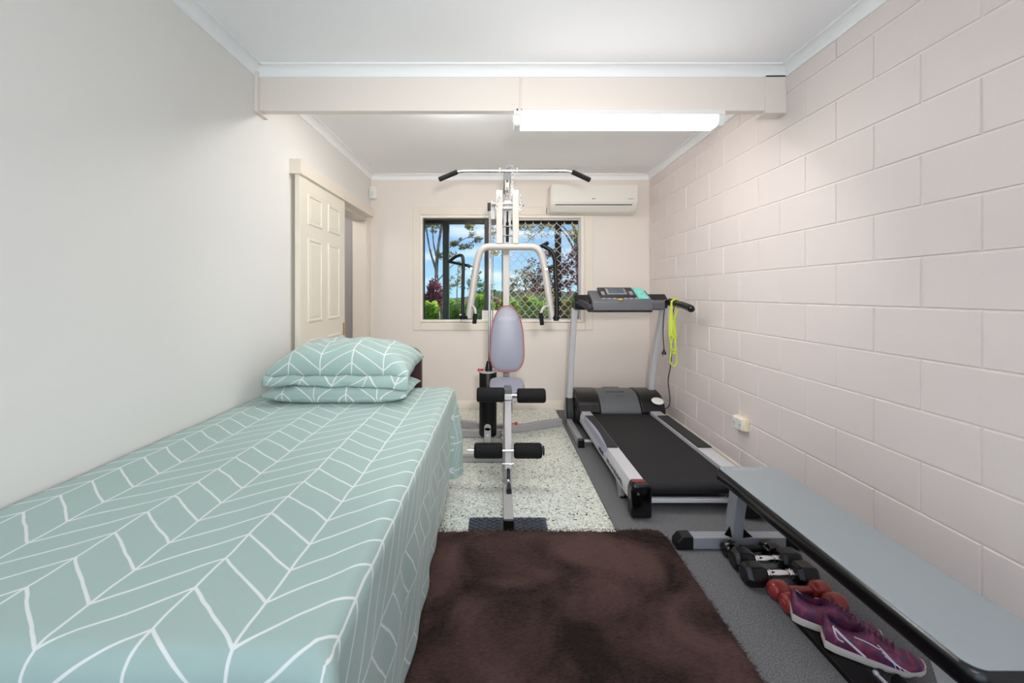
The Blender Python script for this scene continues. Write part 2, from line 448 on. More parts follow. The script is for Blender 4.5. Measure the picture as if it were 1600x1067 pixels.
def text(name, body, size, loc, xdir, updir, m, parent, italic=0, extrude=.0006, squash=1.0, bold=0):
    cu = bpy.data.curves.new(name, 'FONT'); cu.body = body; cu.size = size; cu.extrude = extrude; cu.align_x = 'CENTER'; cu.align_y = 'CENTER'; cu.shear = italic
    cu.offset = bold
    tmp = bpy.data.objects.new(name + '_t', cu); COL.objects.link(tmp)
    dg = bpy.context.evaluated_depsgraph_get(); me = bpy.data.meshes.new_from_object(tmp.evaluated_get(dg))
    bpy.data.objects.remove(tmp)
    X = Vector(xdir).normalized(); U = Vector(updir).normalized(); Z = X.cross(U)
    org = ORG[parent.name]
    for v in me.vertices:
        c = v.co.copy(); v.co = Vector(loc) + X * c.x * squash + U * c.y + Z * c.z - org
    me.materials.clear(); me.materials.append(M[m])
    o = bpy.data.objects.new(name, me); COL.objects.link(o); o.parent = parent; ORG[o.name] = org
    return o

# ------------------------------------------------------------------ room shell
XL, XR, YF, YB, H = -1.387, 1.652, 4.475, -1.6, 2.55
m = MB().box(-3.0, XR + .2, YB - .3, YF + .1, -.12, 0); struct('floor', m, 'flake_floor')
struct('ceiling', MB().box(-3.0, XR + .2, YB - .1, YF + .2, H, H + .15), 'ceiling_white')
# left wall with the doorway
D0, D1, DH = 3.52, 4.345, 2.04
m = MB().box(XL - .15, XL, YB, D0, 0, H).box(XL - .15, XL, D1, YF + .1, 0, H).box(XL - .15, XL, D0, D1, DH, H)
struct('wall_left', m, 'left_paint')
# far wall with the window hole
WX0, WX1, WZ0, WZ1 = -.845, .93, .945, 2.10
m = MB().box(XL, WX0, YF, YF + .12, 0, H).box(WX1, XR + .2, YF, YF + .12, 0, H).box(WX0, WX1, YF, YF + .12, 0, WZ0).box(WX0, WX1, YF, YF + .12, WZ1, H)
struct('wall_far', m, 'cream_paint')
# block wall: 200 mm courses of 400 mm blocks, painted
m = MB(); m.box(XR + .0055, XR + .2, YB - .1, YF + .1, 0, H, 1)
zoff = -.003
for k in range(13):
    z0 = max(0, k * .2 + zoff); z1 = min(H, (k + 1) * .2 + zoff)
    off = .2 if k % 2 == 1 else 0
    y = -2.0 + off
    while y < YF:
        a, b = max(y, YB), min(y + .4, YF)
        if b - a > .03:
            g = .0032; c = .0028
            za, zb = z0 + g, z1 - g; ya, yb = a + g, b - g
            jx = random.uniform(-.0006, .0006)
            v = [(XR + .006, ya, za), (XR + .006, yb, za), (XR + .006, yb, zb), (XR + .006, ya, zb),
                 (XR + jx, ya + c, za + c), (XR + jx, yb - c, za + c), (XR + jx, yb - c, zb - c), (XR + jx, ya + c, zb - c)]
            m.add(v, [(4, 5, 6, 7), (0, 1, 5, 4), (1, 2, 6, 5), (2, 3, 7, 6), (3, 0, 4, 7)], 0)
        y += .4
struct('wall_right', m, ['block_paint', 'mortar_paint'], smooth_=None)
# unseen rear wall; its wide opening is added for the rear fill light
m = MB().box(XL - .15, -1.2, YB - .1, YB, 0, H).box(1.5, XR + .2, YB - .1, YB, 0, H).box(-1.2, 1.5, YB - .1, YB, 2.3, H)
struct('wall_rear', m, 'cream_paint')
# hall beyond the doorway
struct('wall_hall', MB().box(-2.9, -2.75, 2.2, YF + .2, 0, H).box(-2.9, XL - .15, YF + .1, YF + .2, 0, H).box(-2.9, XL - .15, 2.1, 2.2, 0, H), 'hall_grey')
# beam
struct('ceiling_beam', MB().box(XL, XR, 2.35, 2.40, 2.303, H), 'cream_paint', bevel=.004)
o = part('beam_bracket', MB().box(1.53, XR, 2.342, 2.43, 2.288, 2.52), 'cream_paint', bevel=.003); o['kind'] = 'structure'; o.name = 'trim_11'
o = part('beam_bracket', MB().box(XL, XL + .022, 2.325, 2.44, 2.288, 2.52), 'cream_paint', bevel=.003); o['kind'] = 'structure'; o.name = 'trim_12'
# cornices
def cove(name, p0, p1, inward, flip=1):
    p0, p1, w = Vector(p0), Vector(p1), Vector(inward); c = .056; pts = [(0, 0), (0, -c), (.008, -c)]
    for i in range(7):
        a = i / 6 * PI / 2; pts.append((.008 + (c - .016) * (1 - math.cos(a)), -(c - .008) + (c - .016) * math.sin(a)))
    pts += [(c, -.008), (c, 0)]
    R = [[p + w * a + Vector((0, 0, b)) for a, b in pts] for p in (p0, p1)]
    o = part(name, MB().rings(R), 'cornice_white', smooth_=50); o['kind'] = 'structure'
e = H
cove('trim_1', (XL, YB, e), (XL, 2.35, e), (1, 0, 0)); cove('trim_2', (XL, 2.40, e), (XL, YF, e), (1, 0, 0))
cove('trim_3', (XR, YB, e), (XR, 2.35, e), (-1, 0, 0)); cove('trim_4', (XR, 2.40, e), (XR, YF, e), (-1, 0, 0))
cove('trim_5', (XL, YF, e), (XR, YF, e), (0, -1, 0)); cove('trim_6', (XL, 2.35, e), (XR, 2.35, e), (0, -1, 0)); cove('trim_7', (XL, 2.40, e), (XR, 2.40, e), (0, 1, 0))
# baseboards
prof = [(0, 0), (-.016, 0), (-.016, .066), (-.012, .072), (-.012, .078), (-.006, .085), (0, .085)]
m = MB().prism([(YF + a, b) for a, b in prof], 'x', XL, XR); struct('baseboard_far', m, 'trim_paint')
m = MB().prism([(XR + a, b) for a, b in prof], 'y', .4, YF); struct('baseboard_right', m, 'trim_paint')
m = MB().prism([(XL - a, b) for a, b in prof], 'y', YB, 2.72); struct('baseboard_left', m, 'trim_paint')

# ------------------------------------------------------------------ window
fx0, fx1, fz0, fz1 = -.818, .911, .961, 2.084
def framebox(mb, x0, x1, z0, z1, w, y0, y1, wb=None):
    wb = wb or w
    mb.box(x0, x0 + w, y0, y1, z0, z1).box(x1 - w, x1, y0, y1, z0, z1).box(x0 + w, x1 - w, y0, y1, z1 - w, z1).box(x0 + w, x1 - w, y0, y1, z0, z0 + wb); return mb
win = part('window_1', framebox(MB(), fx0 - .028, fx1 + .02, fz0 - .017, fz1 + .02, .026, YF - .022, YF + .1), 'window_white', bevel=.003)
win['kind'] = 'structure'
part('architrave', framebox(MB(), -.925, 1.035, .855, 2.197, .085, YF - .012, YF), 'trim_paint', win, bevel=.004)
m = framebox(MB(), fx0, .10, fz0, fz1, .012, YF + .03, YF + .055); m.box(-.148, -.095, YF + .02, YF + .05, 1.07, fz1)
part('sliding_sash', m, 'black_frame', win, bevel=.002, label='black sliding sash frame of the left half')
part('sill_block', MB().box(-.175, .03, YF + .0, YF + .05, fz0, 1.07), 'window_white', win, bevel=.004)
part('glass', MB().box(fx0 + .01, .095, YF + .042, YF + .046, fz0 + .01, fz1 - .01), 'window_glass', win, label='clear glass of the left half')
part('glass', MB().box(.095, fx1 - .01, YF + .068, YF + .072, fz0 + .01, fz1 - .01), 'window_glass', win, label='glass behind the diamond grille')
part('grille_frame', framebox(MB(), .06, fx1, fz0, fz1, .03, YF + .005, YF + .028, .02), 'aluminium', win, bevel=.002)
# diamond security grille
m = MB(); px, pz = .0855, .0985; gx0, gx1, gz0, gz1 = .088, fx1 - .028, fz0 + .018, fz1 - .028
cx, cz = .6427, 1.932
i0 = int((gx0 - cx) / (px / 2)) - 2; i1 = int((gx1 - cx) / (px / 2)) + 2
for i in range(i0, i1 + 1):         # zigzag strands between neighbouring half-columns
    xa, xb = cx + i * px / 2, cx + (i + 1) * px / 2
    pts = []
    k0 = -24
    for k in range(k0, 12):
        z = cz + k * pz / 2
        x = xa if (k + i) % 2 == 0 else xb
        s_ = 1 if x == xa else -1
        for dz in (-.008, .008):
            zz = z + dz
            pts.append(Vector((x + s_ * .0012, YF + .012 + (.002 if x == xa else 0), zz)))
    pts = [p for p in pts if gz0 - .01 <= p.z <= gz1 + .01]
    if xa < gx0 - .001 or xb > gx1 + .001: continue
    m.tube(pts, .0033, 6)
part('security_mesh', m, 'grille', win, label='cream diamond security mesh')

# ------------------------------------------------------------------ sliding door
dX, dT, dy0, dy1 = -1.325, .035, 2.74, 3.545
door = MB().box(dX - dT, dX, dy0, dy1, .01, 2.07)
door = part('door_1', door, 'door_paint', bevel=.002); door['kind'] = 'structure'
def panel(mb, y0, y1, z0, z1):
    # recessed ring with a raised field, built as frusta on the face
    def ring(a, d0, b, d1):
        A = [(dX + d0, y0 + a, z0 + a), (dX + d0, y1 - a, z0 + a), (dX + d0, y1 - a, z1 - a), (dX + d0, y0 + a, z1 - a)]
        B = [(dX + d1, y0 + b, z0 + b), (dX + d1, y1 - b, z0 + b), (dX + d1, y1 - b, z1 - b), (dX + d1, y0 + b, z1 - b)]
        mb.add(A + B, [(0, 1, 5, 4), (1, 2, 6, 5), (2, 3, 7, 6), (3, 0, 4, 7)])
        return B
    ring(0, .0, .006, .007); ring(.006, .007, .018, .007); ring(.018, .007, .026, .001); B = ring(.026, .001, .045, .005)
    mb.add(B, [(0, 1, 2, 3)])
for a, b in ((2.853, 3.085), (3.19, 3.425)):
    for c, d in ((1.735, 1.955), (1.05, 1.645), (.22, .93)):
        m = MB(); panel(m, a, b, c, d); part('door_panel', m, 'door_paint', door, smooth_=None)
part('door_handle', MB().box(dX, dX + .004, 3.505, 3.53, .90, 1.005).box(dX + .003, dX + .009, 3.503, 3.508, .90, 1.005), 'brass', door, bevel=.001, label='brass flush pull')
struct('trim_8', MB().box(XL, -1.307, 2.72, 4.31, 2.053, 2.151), 'trim_paint', bevel=.002)
m = MB().box(XL - .15, XL + .001, D1 - .018, D1 - .0005, 0, DH - .018).box(XL - .15, XL, D0, D1, DH - .018, DH - .0005).box(XL, XL + .014, D1 + .004, D1 + .075, 0, 2.053)
struct('trim_9', m, 'trim_paint', bevel=.002)

# ------------------------------------------------------------------ wall things
r = root('motion_sensor', 'small white motion sensor high in the corner beside the door head', 'sensor', (XL + .045, 4.42, 2.29))
part('sensor_body', MB().prism([(XL + .003, 4.40), (XL + .055, 4.375), (XL + .085, 4.42), (XL + .06, YF), (XL + .003, YF)], 'z', 2.275, 2.405), 'white_plastic', r, bevel=.008, seg=3)
part('sensor_lens', MB().prism([(XL + .02, 4.385), (XL + .052, 4.369), (XL + .07, 4.40), (XL + .05, 4.42)], 'z', 2.305, 2.35), 'clear_plastic', r, bevel=.004, label='frosted lens')

r = root('air_conditioner', 'white split air conditioner on the far wall above the window', 'air conditioner', (1.0, YF, 2.10))
ax0, ax1 = .55, 1.462
pr = [(YF, 2.105), (YF, 2.40), (YF - .17, 2.40), (YF - .195, 2.385), (YF - .2, 2.20), (YF - .185, 2.165), (YF - .13, 2.115), (YF - .08, 2.105)]
part('body', MB().prism(pr, 'x', ax0, ax1), 'ac_plastic', r, bevel=.01, seg=3)
part('front_panel', MB().box(ax0 + .012, ax1 - .004, YF - .206, YF - .196, 2.205, 2.394), 'ac_plastic', r, bevel=.004)
part('air_flap', MB().prism([(YF - .188, 2.172), (YF - .194, 2.168), (YF - .142, 2.117), (YF - .135, 2.12)], 'x', ax0 + .05, ax1 - .07), 'ac_plastic', r, bevel=.002)
part('air_slot', MB().prism([(YF - .199, 2.186), (YF - .197, 2.178), (YF - .18, 2.178), (YF - .18, 2.186)], 'x', ax0 + .048, ax1 - .06), 'dark_slot', r, label='dark air slot')
m = MB().lathe([(0, .007), (.002, .007)], (.993, YF - .205, 2.243), (0, -1, 0), 16)
part('badge', m, 'dark_slot', r, label='small round grey badge')
text('badge_letters', 'LG', .013, (1.014, YF - .207, 2.243), (1, 0, 0), (0, 0, 1), 'dark_slot', r)
text('caption', 'INVERTER V', .012, (1.39, YF - .207, 2.241), (1, 0, 0), (0, 0, 1), 'text_dark', r)
# thin cable trunking left of the air conditioner
struct('trim_10', MB().box(.528, .536, YF - .012, YF, 2.11, 2.40).box(.17, .528, YF - .01, YF, 2.197, 2.203), 'trim_paint')

r = root('power_outlet', 'white power outlet on a yellowed block on the block wall', 'power outlet', (XR, 2.75, .38))
part('mounting_block', MB().box(XR - .035, XR, 2.692, 2.815, .345, .425), 'yellowed_plastic', r, bevel=.004)
part('outlet_plate', MB().box(XR - .047, XR - .034, 2.695, 2.812, .347, .423), 'white_plastic', r, bevel=.004)
m = MB()
for yy in (2.722, 2.785): m.box(XR - .05, XR - .046, yy - .008, yy + .008, .40, .416)
part('switch', m, 'white_plastic', r, bevel=.001)
m = MB()
for yy in (2.722, 2.785): m.box(XR - .0475, XR - .046, yy - .008, yy - .004, .375, .386).box(XR - .0475, XR - .046, yy + .004, yy + .008, .375, .386).box(XR - .0475, XR - .046, yy - .0015, yy + .0015, .36, .37)
part('socket_slot', m, 'dark_slot', r)

# fluorescent batten under the beam
r = root('fluorescent_light', 'long white fluorescent batten light fixed under the ceiling beam', 'light', (.69, 2.375, 2.3))
part('housing', MB().prism([(2.315, 2.268), (2.325, 2.303), (2.425, 2.303), (2.435, 2.268)], 'x', .09, 1.29), 'white_plastic', r, bevel=.003)
part('diffuser', MB().prism([(2.318, 2.268), (2.32, 2.235), (2.335, 2.215), (2.415, 2.215), (2.43, 2.235), (2.432, 2.268)], 'x', .13, 1.25), 'fluoro', r, bevel=.004, label='glowing diffuser')
m = MB().prism([(2.317, 2.268), (2.319, 2.232), (2.334, 2.211), (2.416, 2.211), (2.431, 2.232), (2.433, 2.268)], 'x', .092, .13)
m.prism([(2.317, 2.268), (2.319, 2.232), (2.334, 2.211), (2.416, 2.211), (2.431, 2.232), (2.433, 2.268)], 'x', 1.25, 1.288)
part('end_cap', m, 'clear_plastic', r, bevel=.003)
part('cable', MB().tube([(.124, 2.345, 2.495), (.124, 2.345, 2.303)], .003, 8).tube([(.137, 2.345, 2.495), (.132, 2.345, 2.303)], .002, 8), 'cream_paint', r)
m = MB().lathe([(0, .005), (.003, .005)], (.11, 2.32, 2.296), (0, -1, 0), 12).lathe([(0, .003), (.003, .003)], (.134, 2.32, 2.296), (0, -1, 0), 12)
part('cable_entry', m, 'dark_slot', r)

# ------------------------------------------------------------------ floor coverings
part('rubber_mat', MB().prism([(.625, -.4), (1.632, -.4), (1.632, 4.38), (.622, 4.38)], 'z', 0.0005, .01), 'rubber_mat', bevel=.002)
tag(bpy.data.objects['rubber_mat'], 'dark grey rubber mat under the treadmill and flat bench', 'mat')

def make_rug():
    x0, x1, y0, y1, rc = -.85, .842, -.25, 2.125, .07
    nx, ny = 250, 330; mb = MB()
    def edge(x, y):       # distance inside the rounded outline
        dx = min(x - x0, x1 - x); dy = min(y - y0, y1 - y)
        if dx < rc and dy < rc: return rc - math.hypot(rc - dx, rc - dy)
        return min(dx, dy)
    vs = []
    for j in range(ny + 1):
        for i in range(nx + 1):
            x = x0 + (x1 - x0) * i / nx; y = y0 + (y1 - y0) * j / ny
            cx_, cy_ = min(max(x, x0 + rc), x1 - rc), min(max(y, y0 + rc), y1 - rc)
            d = Vector((x - cx_, y - cy_))
            if d.x and d.y and max(abs(d.x), abs(d.y)) > 0:   # round the corner
                k = max(abs(d.x), abs(d.y)) / d.length; x, y = cx_ + d.x * k, cy_ + d.y * k
            e_ = edge(x, y)
            n1 = noise.noise(Vector((x * 5, y * 5, 0))); n2 = noise.noise(Vector((x * 28, y * 60, 3))); n3 = noise.noise(Vector((x * 110, y * 140, 7)))
            z = .012 + .024 * (1 - math.exp(-max(e_, 0) / .012)) + .004 * n1 + .0045 * n2 + .004 * n3
            if e_ < .002: z = .0115 if x > .6 else .002
            if x > .6: z += .008
            z = max(z, .0125 if x > .6 else .0105 if y > 2.12 else .002)
            wob = .006 * n3 if e_ < .02 else 0
            skew = (y - 1.1) * .012
            vs.append((x + wob + (skew if x > 0 else 0), y + wob * 1.5, z))
    fs = [(j * (nx + 1) + i, j * (nx + 1) + i + 1, (j + 1) * (nx + 1) + i + 1, (j + 1) * (nx + 1) + i) for j in range(ny) for i in range(nx)]
    mb.add(vs, fs)
    # tufts sticking out along the far and right edges
    for k in range(2600):
        t = random.random()
        if k % 5 < 3: x = x0 + .02 + (x1 - x0 - .06) * t; y = y1 - .004; d = Vector((random.uniform(-.5, .5), 1, 0))
        else: y = y0 + (y1 - y0 - .06) * t; x = x1 - .004 + (y - 1.1) * .012; d = Vector((1, random.uniform(-.5, .5), 0))
        z = random.uniform(.012, .036); L = random.uniform(.006, .016); d = d.normalized() * L
        p = Vector((x, y, z)); q = p + d + Vector((0, 0, random.uniform(-.006, .006))); s_ = Vector((-d.y, d.x, 0)).normalized() * .0016
        mb.add([p - s_, p + s_, q], [(0, 1, 2)])
    o = part('rug', mb, 'rug_pile', smooth_=180)
    tag(o, 'dark brown shaggy rug on the floor beside the bed', 'rug')
make_rug()

# ------------------------------------------------------------------ bed
ZT = .655; BX0, BX1, BY0, BY1 = XL + .006, -.30, .72, 2.655
r = root('bed', 'single bed with a dark brown rounded headboard along the left wall', 'bed', (-.85, 1.7, 0))
part('mattress', MB().box(BX0 + .01, BX1 - .02, BY0 + .03, BY1 - .02, .36, .63), 'mattress_white', r, bevel=.03)
part('bed_base', MB().box(BX0 + .01, BX1 - .03, BY0 + .04, BY1 - .03, .12, .36), 'headboard_brown', r, bevel=.01)
for x in (BX0 + .08, BX1 - .14):
    for y in (BY0 + .12, BY1 - .18): part('bed_leg', MB().box(x, x + .06, y, y + .06, .041 if (x > -.8 and y < 2.1) else 0, .12), 'headboard_brown', r, bevel=.004)
hb = []
X0, X1, zt = -1.33, -.505, .895
for a in range(0, 91, 10): hb.append((X1 - .07 + .07 * math.cos(math.radians(a)), zt - .07 + .07 * math.sin(math.radians(a))))
for a in range(90, 181, 10): hb.append((X0 + .07 + .07 * math.cos(math.radians(a)), zt - .07 + .07 * math.sin(math.radians(a))))
hb += [(X0, .3), (X1, .3)]
part('headboard', MB().prism(hb, 'y', 2.70, 2.745), 'headboard_brown', r, bevel=.008, seg=3)

def make_spread():
    R = .045; drop = .60
    fx, fy0, fy1 = BX1 + .02 - R, BY0 - R * .0, BY1 - R
    us = []; x = BX0
    def steps(a, b, n): return [a + (b - a) * i / n for i in range(n)]
    U = steps(BX0, fx, 60) + steps(fx, fx + R * PI / 2, 8) + steps(fx + R * PI / 2, fx + drop + .03, 34) + [fx + drop + .03]
    V = [fy0 - t for t in (steps(drop, R * PI / 2, 30) + steps(R * PI / 2, 0, 8))] + steps(fy0, fy1, 130) + steps(fy1, fy1 + R * PI / 2, 8) + steps(fy1 + R * PI / 2, fy1 + drop, 30) + [fy1 + drop]
    def prof(t):
        if t <= 0: return 0, 0
        if t < R * PI / 2: a = t / R; return R * math.sin(a), R * (1 - math.cos(a))
        return R, R + t - R * PI / 2
    vs = []; uv = []
    for v in V:
        for u in U:
            a = max(0, u - fx); b = (v - fy1) if v > fy1 else ((fy0 - v) if v < fy0 else 0); sg = 1 if v > fy1 else -1
            bx, by = min(u, fx), min(max(v, fy0), fy1)
            if a > 0 and b > 0:
                t = max(a, b); th = math.atan2(b, a); o_, d = prof(t)
                fl = o_ + (math.sin(2 * th) ** 2) * (.08 if sg > 0 else .10) * min(1, d / .35) ** .7
                x, y = bx + fl * math.cos(th), by + sg * fl * math.sin(th)
            elif a > 0:
                o_, d = prof(a); x, y = bx + o_, by
                x += min(1, d / .3) * (.004 * math.sin(v * 9) + .005 * math.sin(v * 23 + 1) + .004 * noise.noise(Vector((v * 6, d * 2, 0)))) * 1.0
                x -= .02 * min(1, d / .5) * min(1, max(0, (v - 1.2))) 
            elif b > 0:
                o_, d = prof(b); x, y = bx, by + sg * o_
                y += sg * min(1, d / .3) * .006 * math.sin(u * 17)
            else:
                x, y, d = bx, by, 0
            hump = .003 * noise.noise(Vector((u * 4, v * 4, 0))) + .0016 * noise.noise(Vector((u * 14 + v * 5, v * 9, 5)))
            z = ZT - d + (hump if d < .02 else 0)
            z = max(z, .05 if v < 2.5 else .075)
            vs.append((x, y, z)); uv.append((u - (-.28) + .17 * 21, v - .696 + .0955 * 20))
    nU = len(U); fs = [(j * nU + i, j * nU + i + 1, (j + 1) * nU + i + 1, (j + 1) * nU + i) for j in range(len(V) - 1) for i in range(nU - 1)]
    o = part('bedspread', MB().add(vs, fs), 'chevron_cotton', smooth_=180, uv=uv)
    s_ = o.modifiers.new('thick', 'SOLIDIFY'); s_.thickness = .003; s_.offset = -1
    tag(o, 'mint green bedspread with white chevron lines draped over the bed', 'bedspread')
make_spread()

def pillow(name, label, x0, x1, y0, y1, zb, zc, zt_, seed, back_lift=0, hem=True, uo=(0, 0), front=.35):
    """zb: bottom, zc: seam height, zt_: crown"""
    nx, ny = 90, 60; vs = []; uv = []; idx = {}
    def P(i, j, side):
        a = -1 + 2 * i / nx; b = -1 + 2 * j / ny
        # pull sides in between the pointed corners
        x = (x0 + x1) / 2 + (x1 - x0) / 2 * a * (1 - .035 * (1 - b * b))
        y = (y0 + y1) / 2 + (y1 - y0) / 2 * b * (1 - .04 * (1 - a * a))
        e_ = max(0, (1 - abs(a) ** 3.2)) ** .5 * max(0, (1 - abs(b) ** (4.5 if b < 0 else 2.6))) ** (front if b < 0 else .5)
        w = noise.noise(Vector((a * 3.1 + seed, b * 2.7, seed))) * .010 + noise.noise(Vector((a * 9 + seed, b * 4, 2))) * .004
        s_ = .012 * noise.noise(Vector((a * 4, seed * 2, b * 2)))
        z0_ = zc + s_ + back_lift * (b + 1) / 2
        z = z0_ + (zt_ - zc) * e_ + w * e_ if side > 0 else z0_ - (zc - zb) * min(1, e_ * 1.5) - s_ * min(1, e_ * 1.5)
        return (x, y, z)
    for side in (1, -1):
        for j in range(ny + 1):
            for i in range(nx + 1):
                p = P(i, j, side); idx[side, i, j] = len(vs); vs.append(p)
                a = -1 + 2 * i / nx
                arc = (p[2] - zb) if j < ny * .25 else 0
                uv.append((p[0] + .28 + .17 * 20 + uo[0], p[1] * 1.0 + (p[2]) * .9 + uo[1] + 3))
    fs = []
    for side in (1, -1):
        for j in range(ny):
            for i in range(nx):
                q = (idx[side, i, j], idx[side, i + 1, j], idx[side, i + 1, j + 1], idx[side, i, j + 1]); fs.append(q if side > 0 else q[::-1])
    ring = [(i, 0) for i in range(nx)] + [(nx, j) for j in range(ny)] + [(i, ny) for i in range(nx, 0, -1)] + [(0, j) for j in range(ny, 0, -1)]
    n = len(ring)
    for k in range(n):
        a, b = ring[k], ring[(k + 1) % n]; fs.append((idx[1, a[0], a[1]], idx[-1, a[0], a[1]], idx[-1, b[0], b[1]], idx[1, b[0], b[1]]))
    o = part(name, MB().add(vs, fs), 'chevron_cotton', smooth_=180, uv=uv)
    tag(o, label, 'pillow', 'pillows at the head of the bed')
    if hem:    # the loose open end of the case, a ruffled strip hanging at the front
        hv = []; hu = []; n = 120
        for k in range(n + 1):
            a = -1 + 2 * k / n; x = (x0 + x1) / 2 + (x1 - x0) / 2 * a * .985
            yb = P(int(k / n * nx), 0, 1)
            for q in range(7):
                t = q / 6
                z = yb[2] + .012 - t * .05 - .02 * t * noise.noise(Vector((a * 2.2, seed, 1))) - .012 * (a + 1) * t
                y = yb[1] - .004 - .012 * math.sin(t * PI) - .008 * noise.noise(Vector((a * 6, seed + t, 4)))
                hv.append((x, y, max(z, ZT + .008))); hu.append((x + .28 + 3.4 + uo[0] + .08 + t * .03, t * .06 + uo[1] + 3 + a * .02))
        fs = [(k * 7 + q, k * 7 + q + 1, (k + 1) * 7 + q + 1, (k + 1) * 7 + q) for k in range(n) for q in range(6)]
        h = part('pillowcase_flap', MB().add(hv, fs), 'chevron_cotton', o, smooth_=180, uv=hu)
        s_ = h.modifiers.new('thick', 'SOLIDIFY'); s_.thickness = .003
    return o
pillow('pillow', 'lower mint chevron pillow lying flat on the bed under another pillow', -1.275, -.49, 2.19, 2.62, ZT + .006, .70, .775, 3.3, hem=False, uo=(.03, .02), front=.5)
pillow('pillow', 'upper plump mint chevron pillow, topmost of the two on the bed', -1.262, -.475, 2.20, 2.64, .772, .80, .962, 8.1, back_lift=.045, uo=(.0, .05))

# ------------------------------------------------------------------ home gym
gx = .070
G = root('home_gym', 'grey and black multi station home gym with padded seat in front of the window', 'home gym', (gx, 3.0, 0))
def sq(pts, w=.05, h=None, fil=0): return MB().tube(pts, rect=(w, h or w), fil=fil)
m = sq([(.056, 2.15, .034), (.066, 3.68, .034)], .052, .062)
part('base_tube', m, 'grey_paint', G, bevel=.004)
part('base_cap', MB().box(.028, .084, 2.143, 2.158, .001, .068), 'black_plastic', G, bevel=.004)
m = MB().tube(smooth([(-.47, 3.90, .033), (-.3, 3.83, .033), (-.1, 3.74, .033), (.07, 3.715, .033), (.24, 3.74, .033), (.43, 3.83, .033), (.60, 3.90, .033)]), rect=(.05, .064))
part('rear_stabilizer', m, 'grey_paint', G, bevel=.004)
part('cross_tube', sq([(-.5, 3.59, .032), (.045, 3.59, .032)], .055, .06), 'grey_paint', G, bevel=.004)
part('cross_tube', sq([(-.46, 3.06, .026), (.035, 3.06, .026)], .045, .05), 'grey_paint', G, bevel=.004)
m = MB().box(-.158, .265, 2.144, 2.285, .0, .006)
for i in range(9):
    for j in range(5):
        for sgn in (-1, 1):
            x = -.14 + i * .0475 + (0 if sgn < 0 else .0237); y = 2.155 + j * .032 + (.0 if sgn < 0 else .018)
            if abs(x - .056) < .03 or x > .255 or y > 2.275: continue
            d = Vector((.015, .009 * sgn)); nrm = Vector((-d.y, d.x)).normalized() * .0048
            a, b = Vector((x, y)) - d, Vector((x, y)) + d
            q = [a, (a + b) / 2 + nrm, b, (a + b) / 2 - nrm]
            m.add([(p.x, p.y, .006) for p in q] + [(p.x * .7 + x * .3, p.y * .7 + y * .3, .0125) for p in q], [(4, 5, 6, 7), (0, 1, 5, 4), (1, 2, 6, 5), (2, 3, 7, 6), (3, 0, 4, 7)])
part('foot_plate', m, 'tread_plate', G, smooth_=None, label='dark grey diamond tread foot plate')
part('main_upright', sq([(gx + .003, 3.62, .06), (gx + .003, 3.62, 2.14)], .056), 'press_paint', G, bevel=.004)
part('top_boom', sq([(gx + .003, 3.65, 2.165), (gx + .003, 3.2, 2.165)], .056, .066), 'press_paint', G, bevel=.004)
part('boom_cap', MB().box(gx - .026, gx + .032, 3.19, 3.203, 2.135, 2.198), 'hood_grey', G, bevel=.004)
part('seat_post', sq([(.066, 2.88, .06), (.066, 2.88, .54)], .05).tube([(.066, 2.88, .5), (.066, 3.6, .5)], rect=(.045, .045)), 'grey_paint', G, bevel=.004)
# leg developer
part('leg_lever', sq([(.068, 2.80, .52), (.066, 2.60, .135)], .046, .046), 'grey_paint', G, bevel=.004)
m = MB()
for x in (.037, .099): m.box(x - .004, x + .004, 2.80, 2.93, .43, .56)
part('lever_bracket', m, 'grey_paint', G, bevel=.002)
m = MB().tube([(.025, 2.83, .505), (.112, 2.83, .505)], .006, 10).ball((.024, 2.83, .505), .009, 8).ball((.113, 2.83, .505), .009, 8)
m.tube([(.03, 2.585, .18), (.103, 2.585, .18)], .005, 10).ball((.03, 2.585, .18), .008, 8).ball((.103, 2.585, .18), .008, 8)
m.ball((.03, 3.0, .235), .008, 8).ball((.03, 3.0, .2), .008, 8)
part('pivot_bolt', m, 'chrome', G)
m = MB().box(.042, .094, 2.765, 2.825, .535, .575); part('roller_block', m, 'silver', G, bevel=.004)
part('roller_block_cap', MB().box(.041, .095, 2.768, 2.88, .575, .612), 'hood_grey', G, bevel=.005)
part('roller_shaft', MB().tube([(-.13, 2.78, .566), (.31, 2.78, .562)], .010, 12), 'chrome', G)
part('roller_shaft', MB().tube([(-.195, 2.612, .253), (.296, 2.612, .253)], .008, 12), 'chrome', G)
def roller(x0, x1, y, z, r_):
    L = x1 - x0
    m = MB().lathe([(0, r_ * .55), (0, r_ * .8), (.006, r_ * .95), (.016, r_), (L - .016, r_), (L - .006, r_ * .95), (L, r_ * .8), (L, r_ * .55)], (x0, y, z), (1, 0, 0), 28)
    return part('foam_roller', m, 'foam', G)
roller(-.143, .045, 2.78, .568, .049); roller(.13, .322, 2.78, .562, .049)
roller(-.151, .029, 2.612, .253, .048); roller(.102, .279, 2.612, .253, .048)
part('shaft_cap', MB().lathe([(0, .02), (.002, .03), (.01, .03), (.013, .02)], (.284, 2.612, .253), (1, 0, 0), 20), 'black_plastic', G)
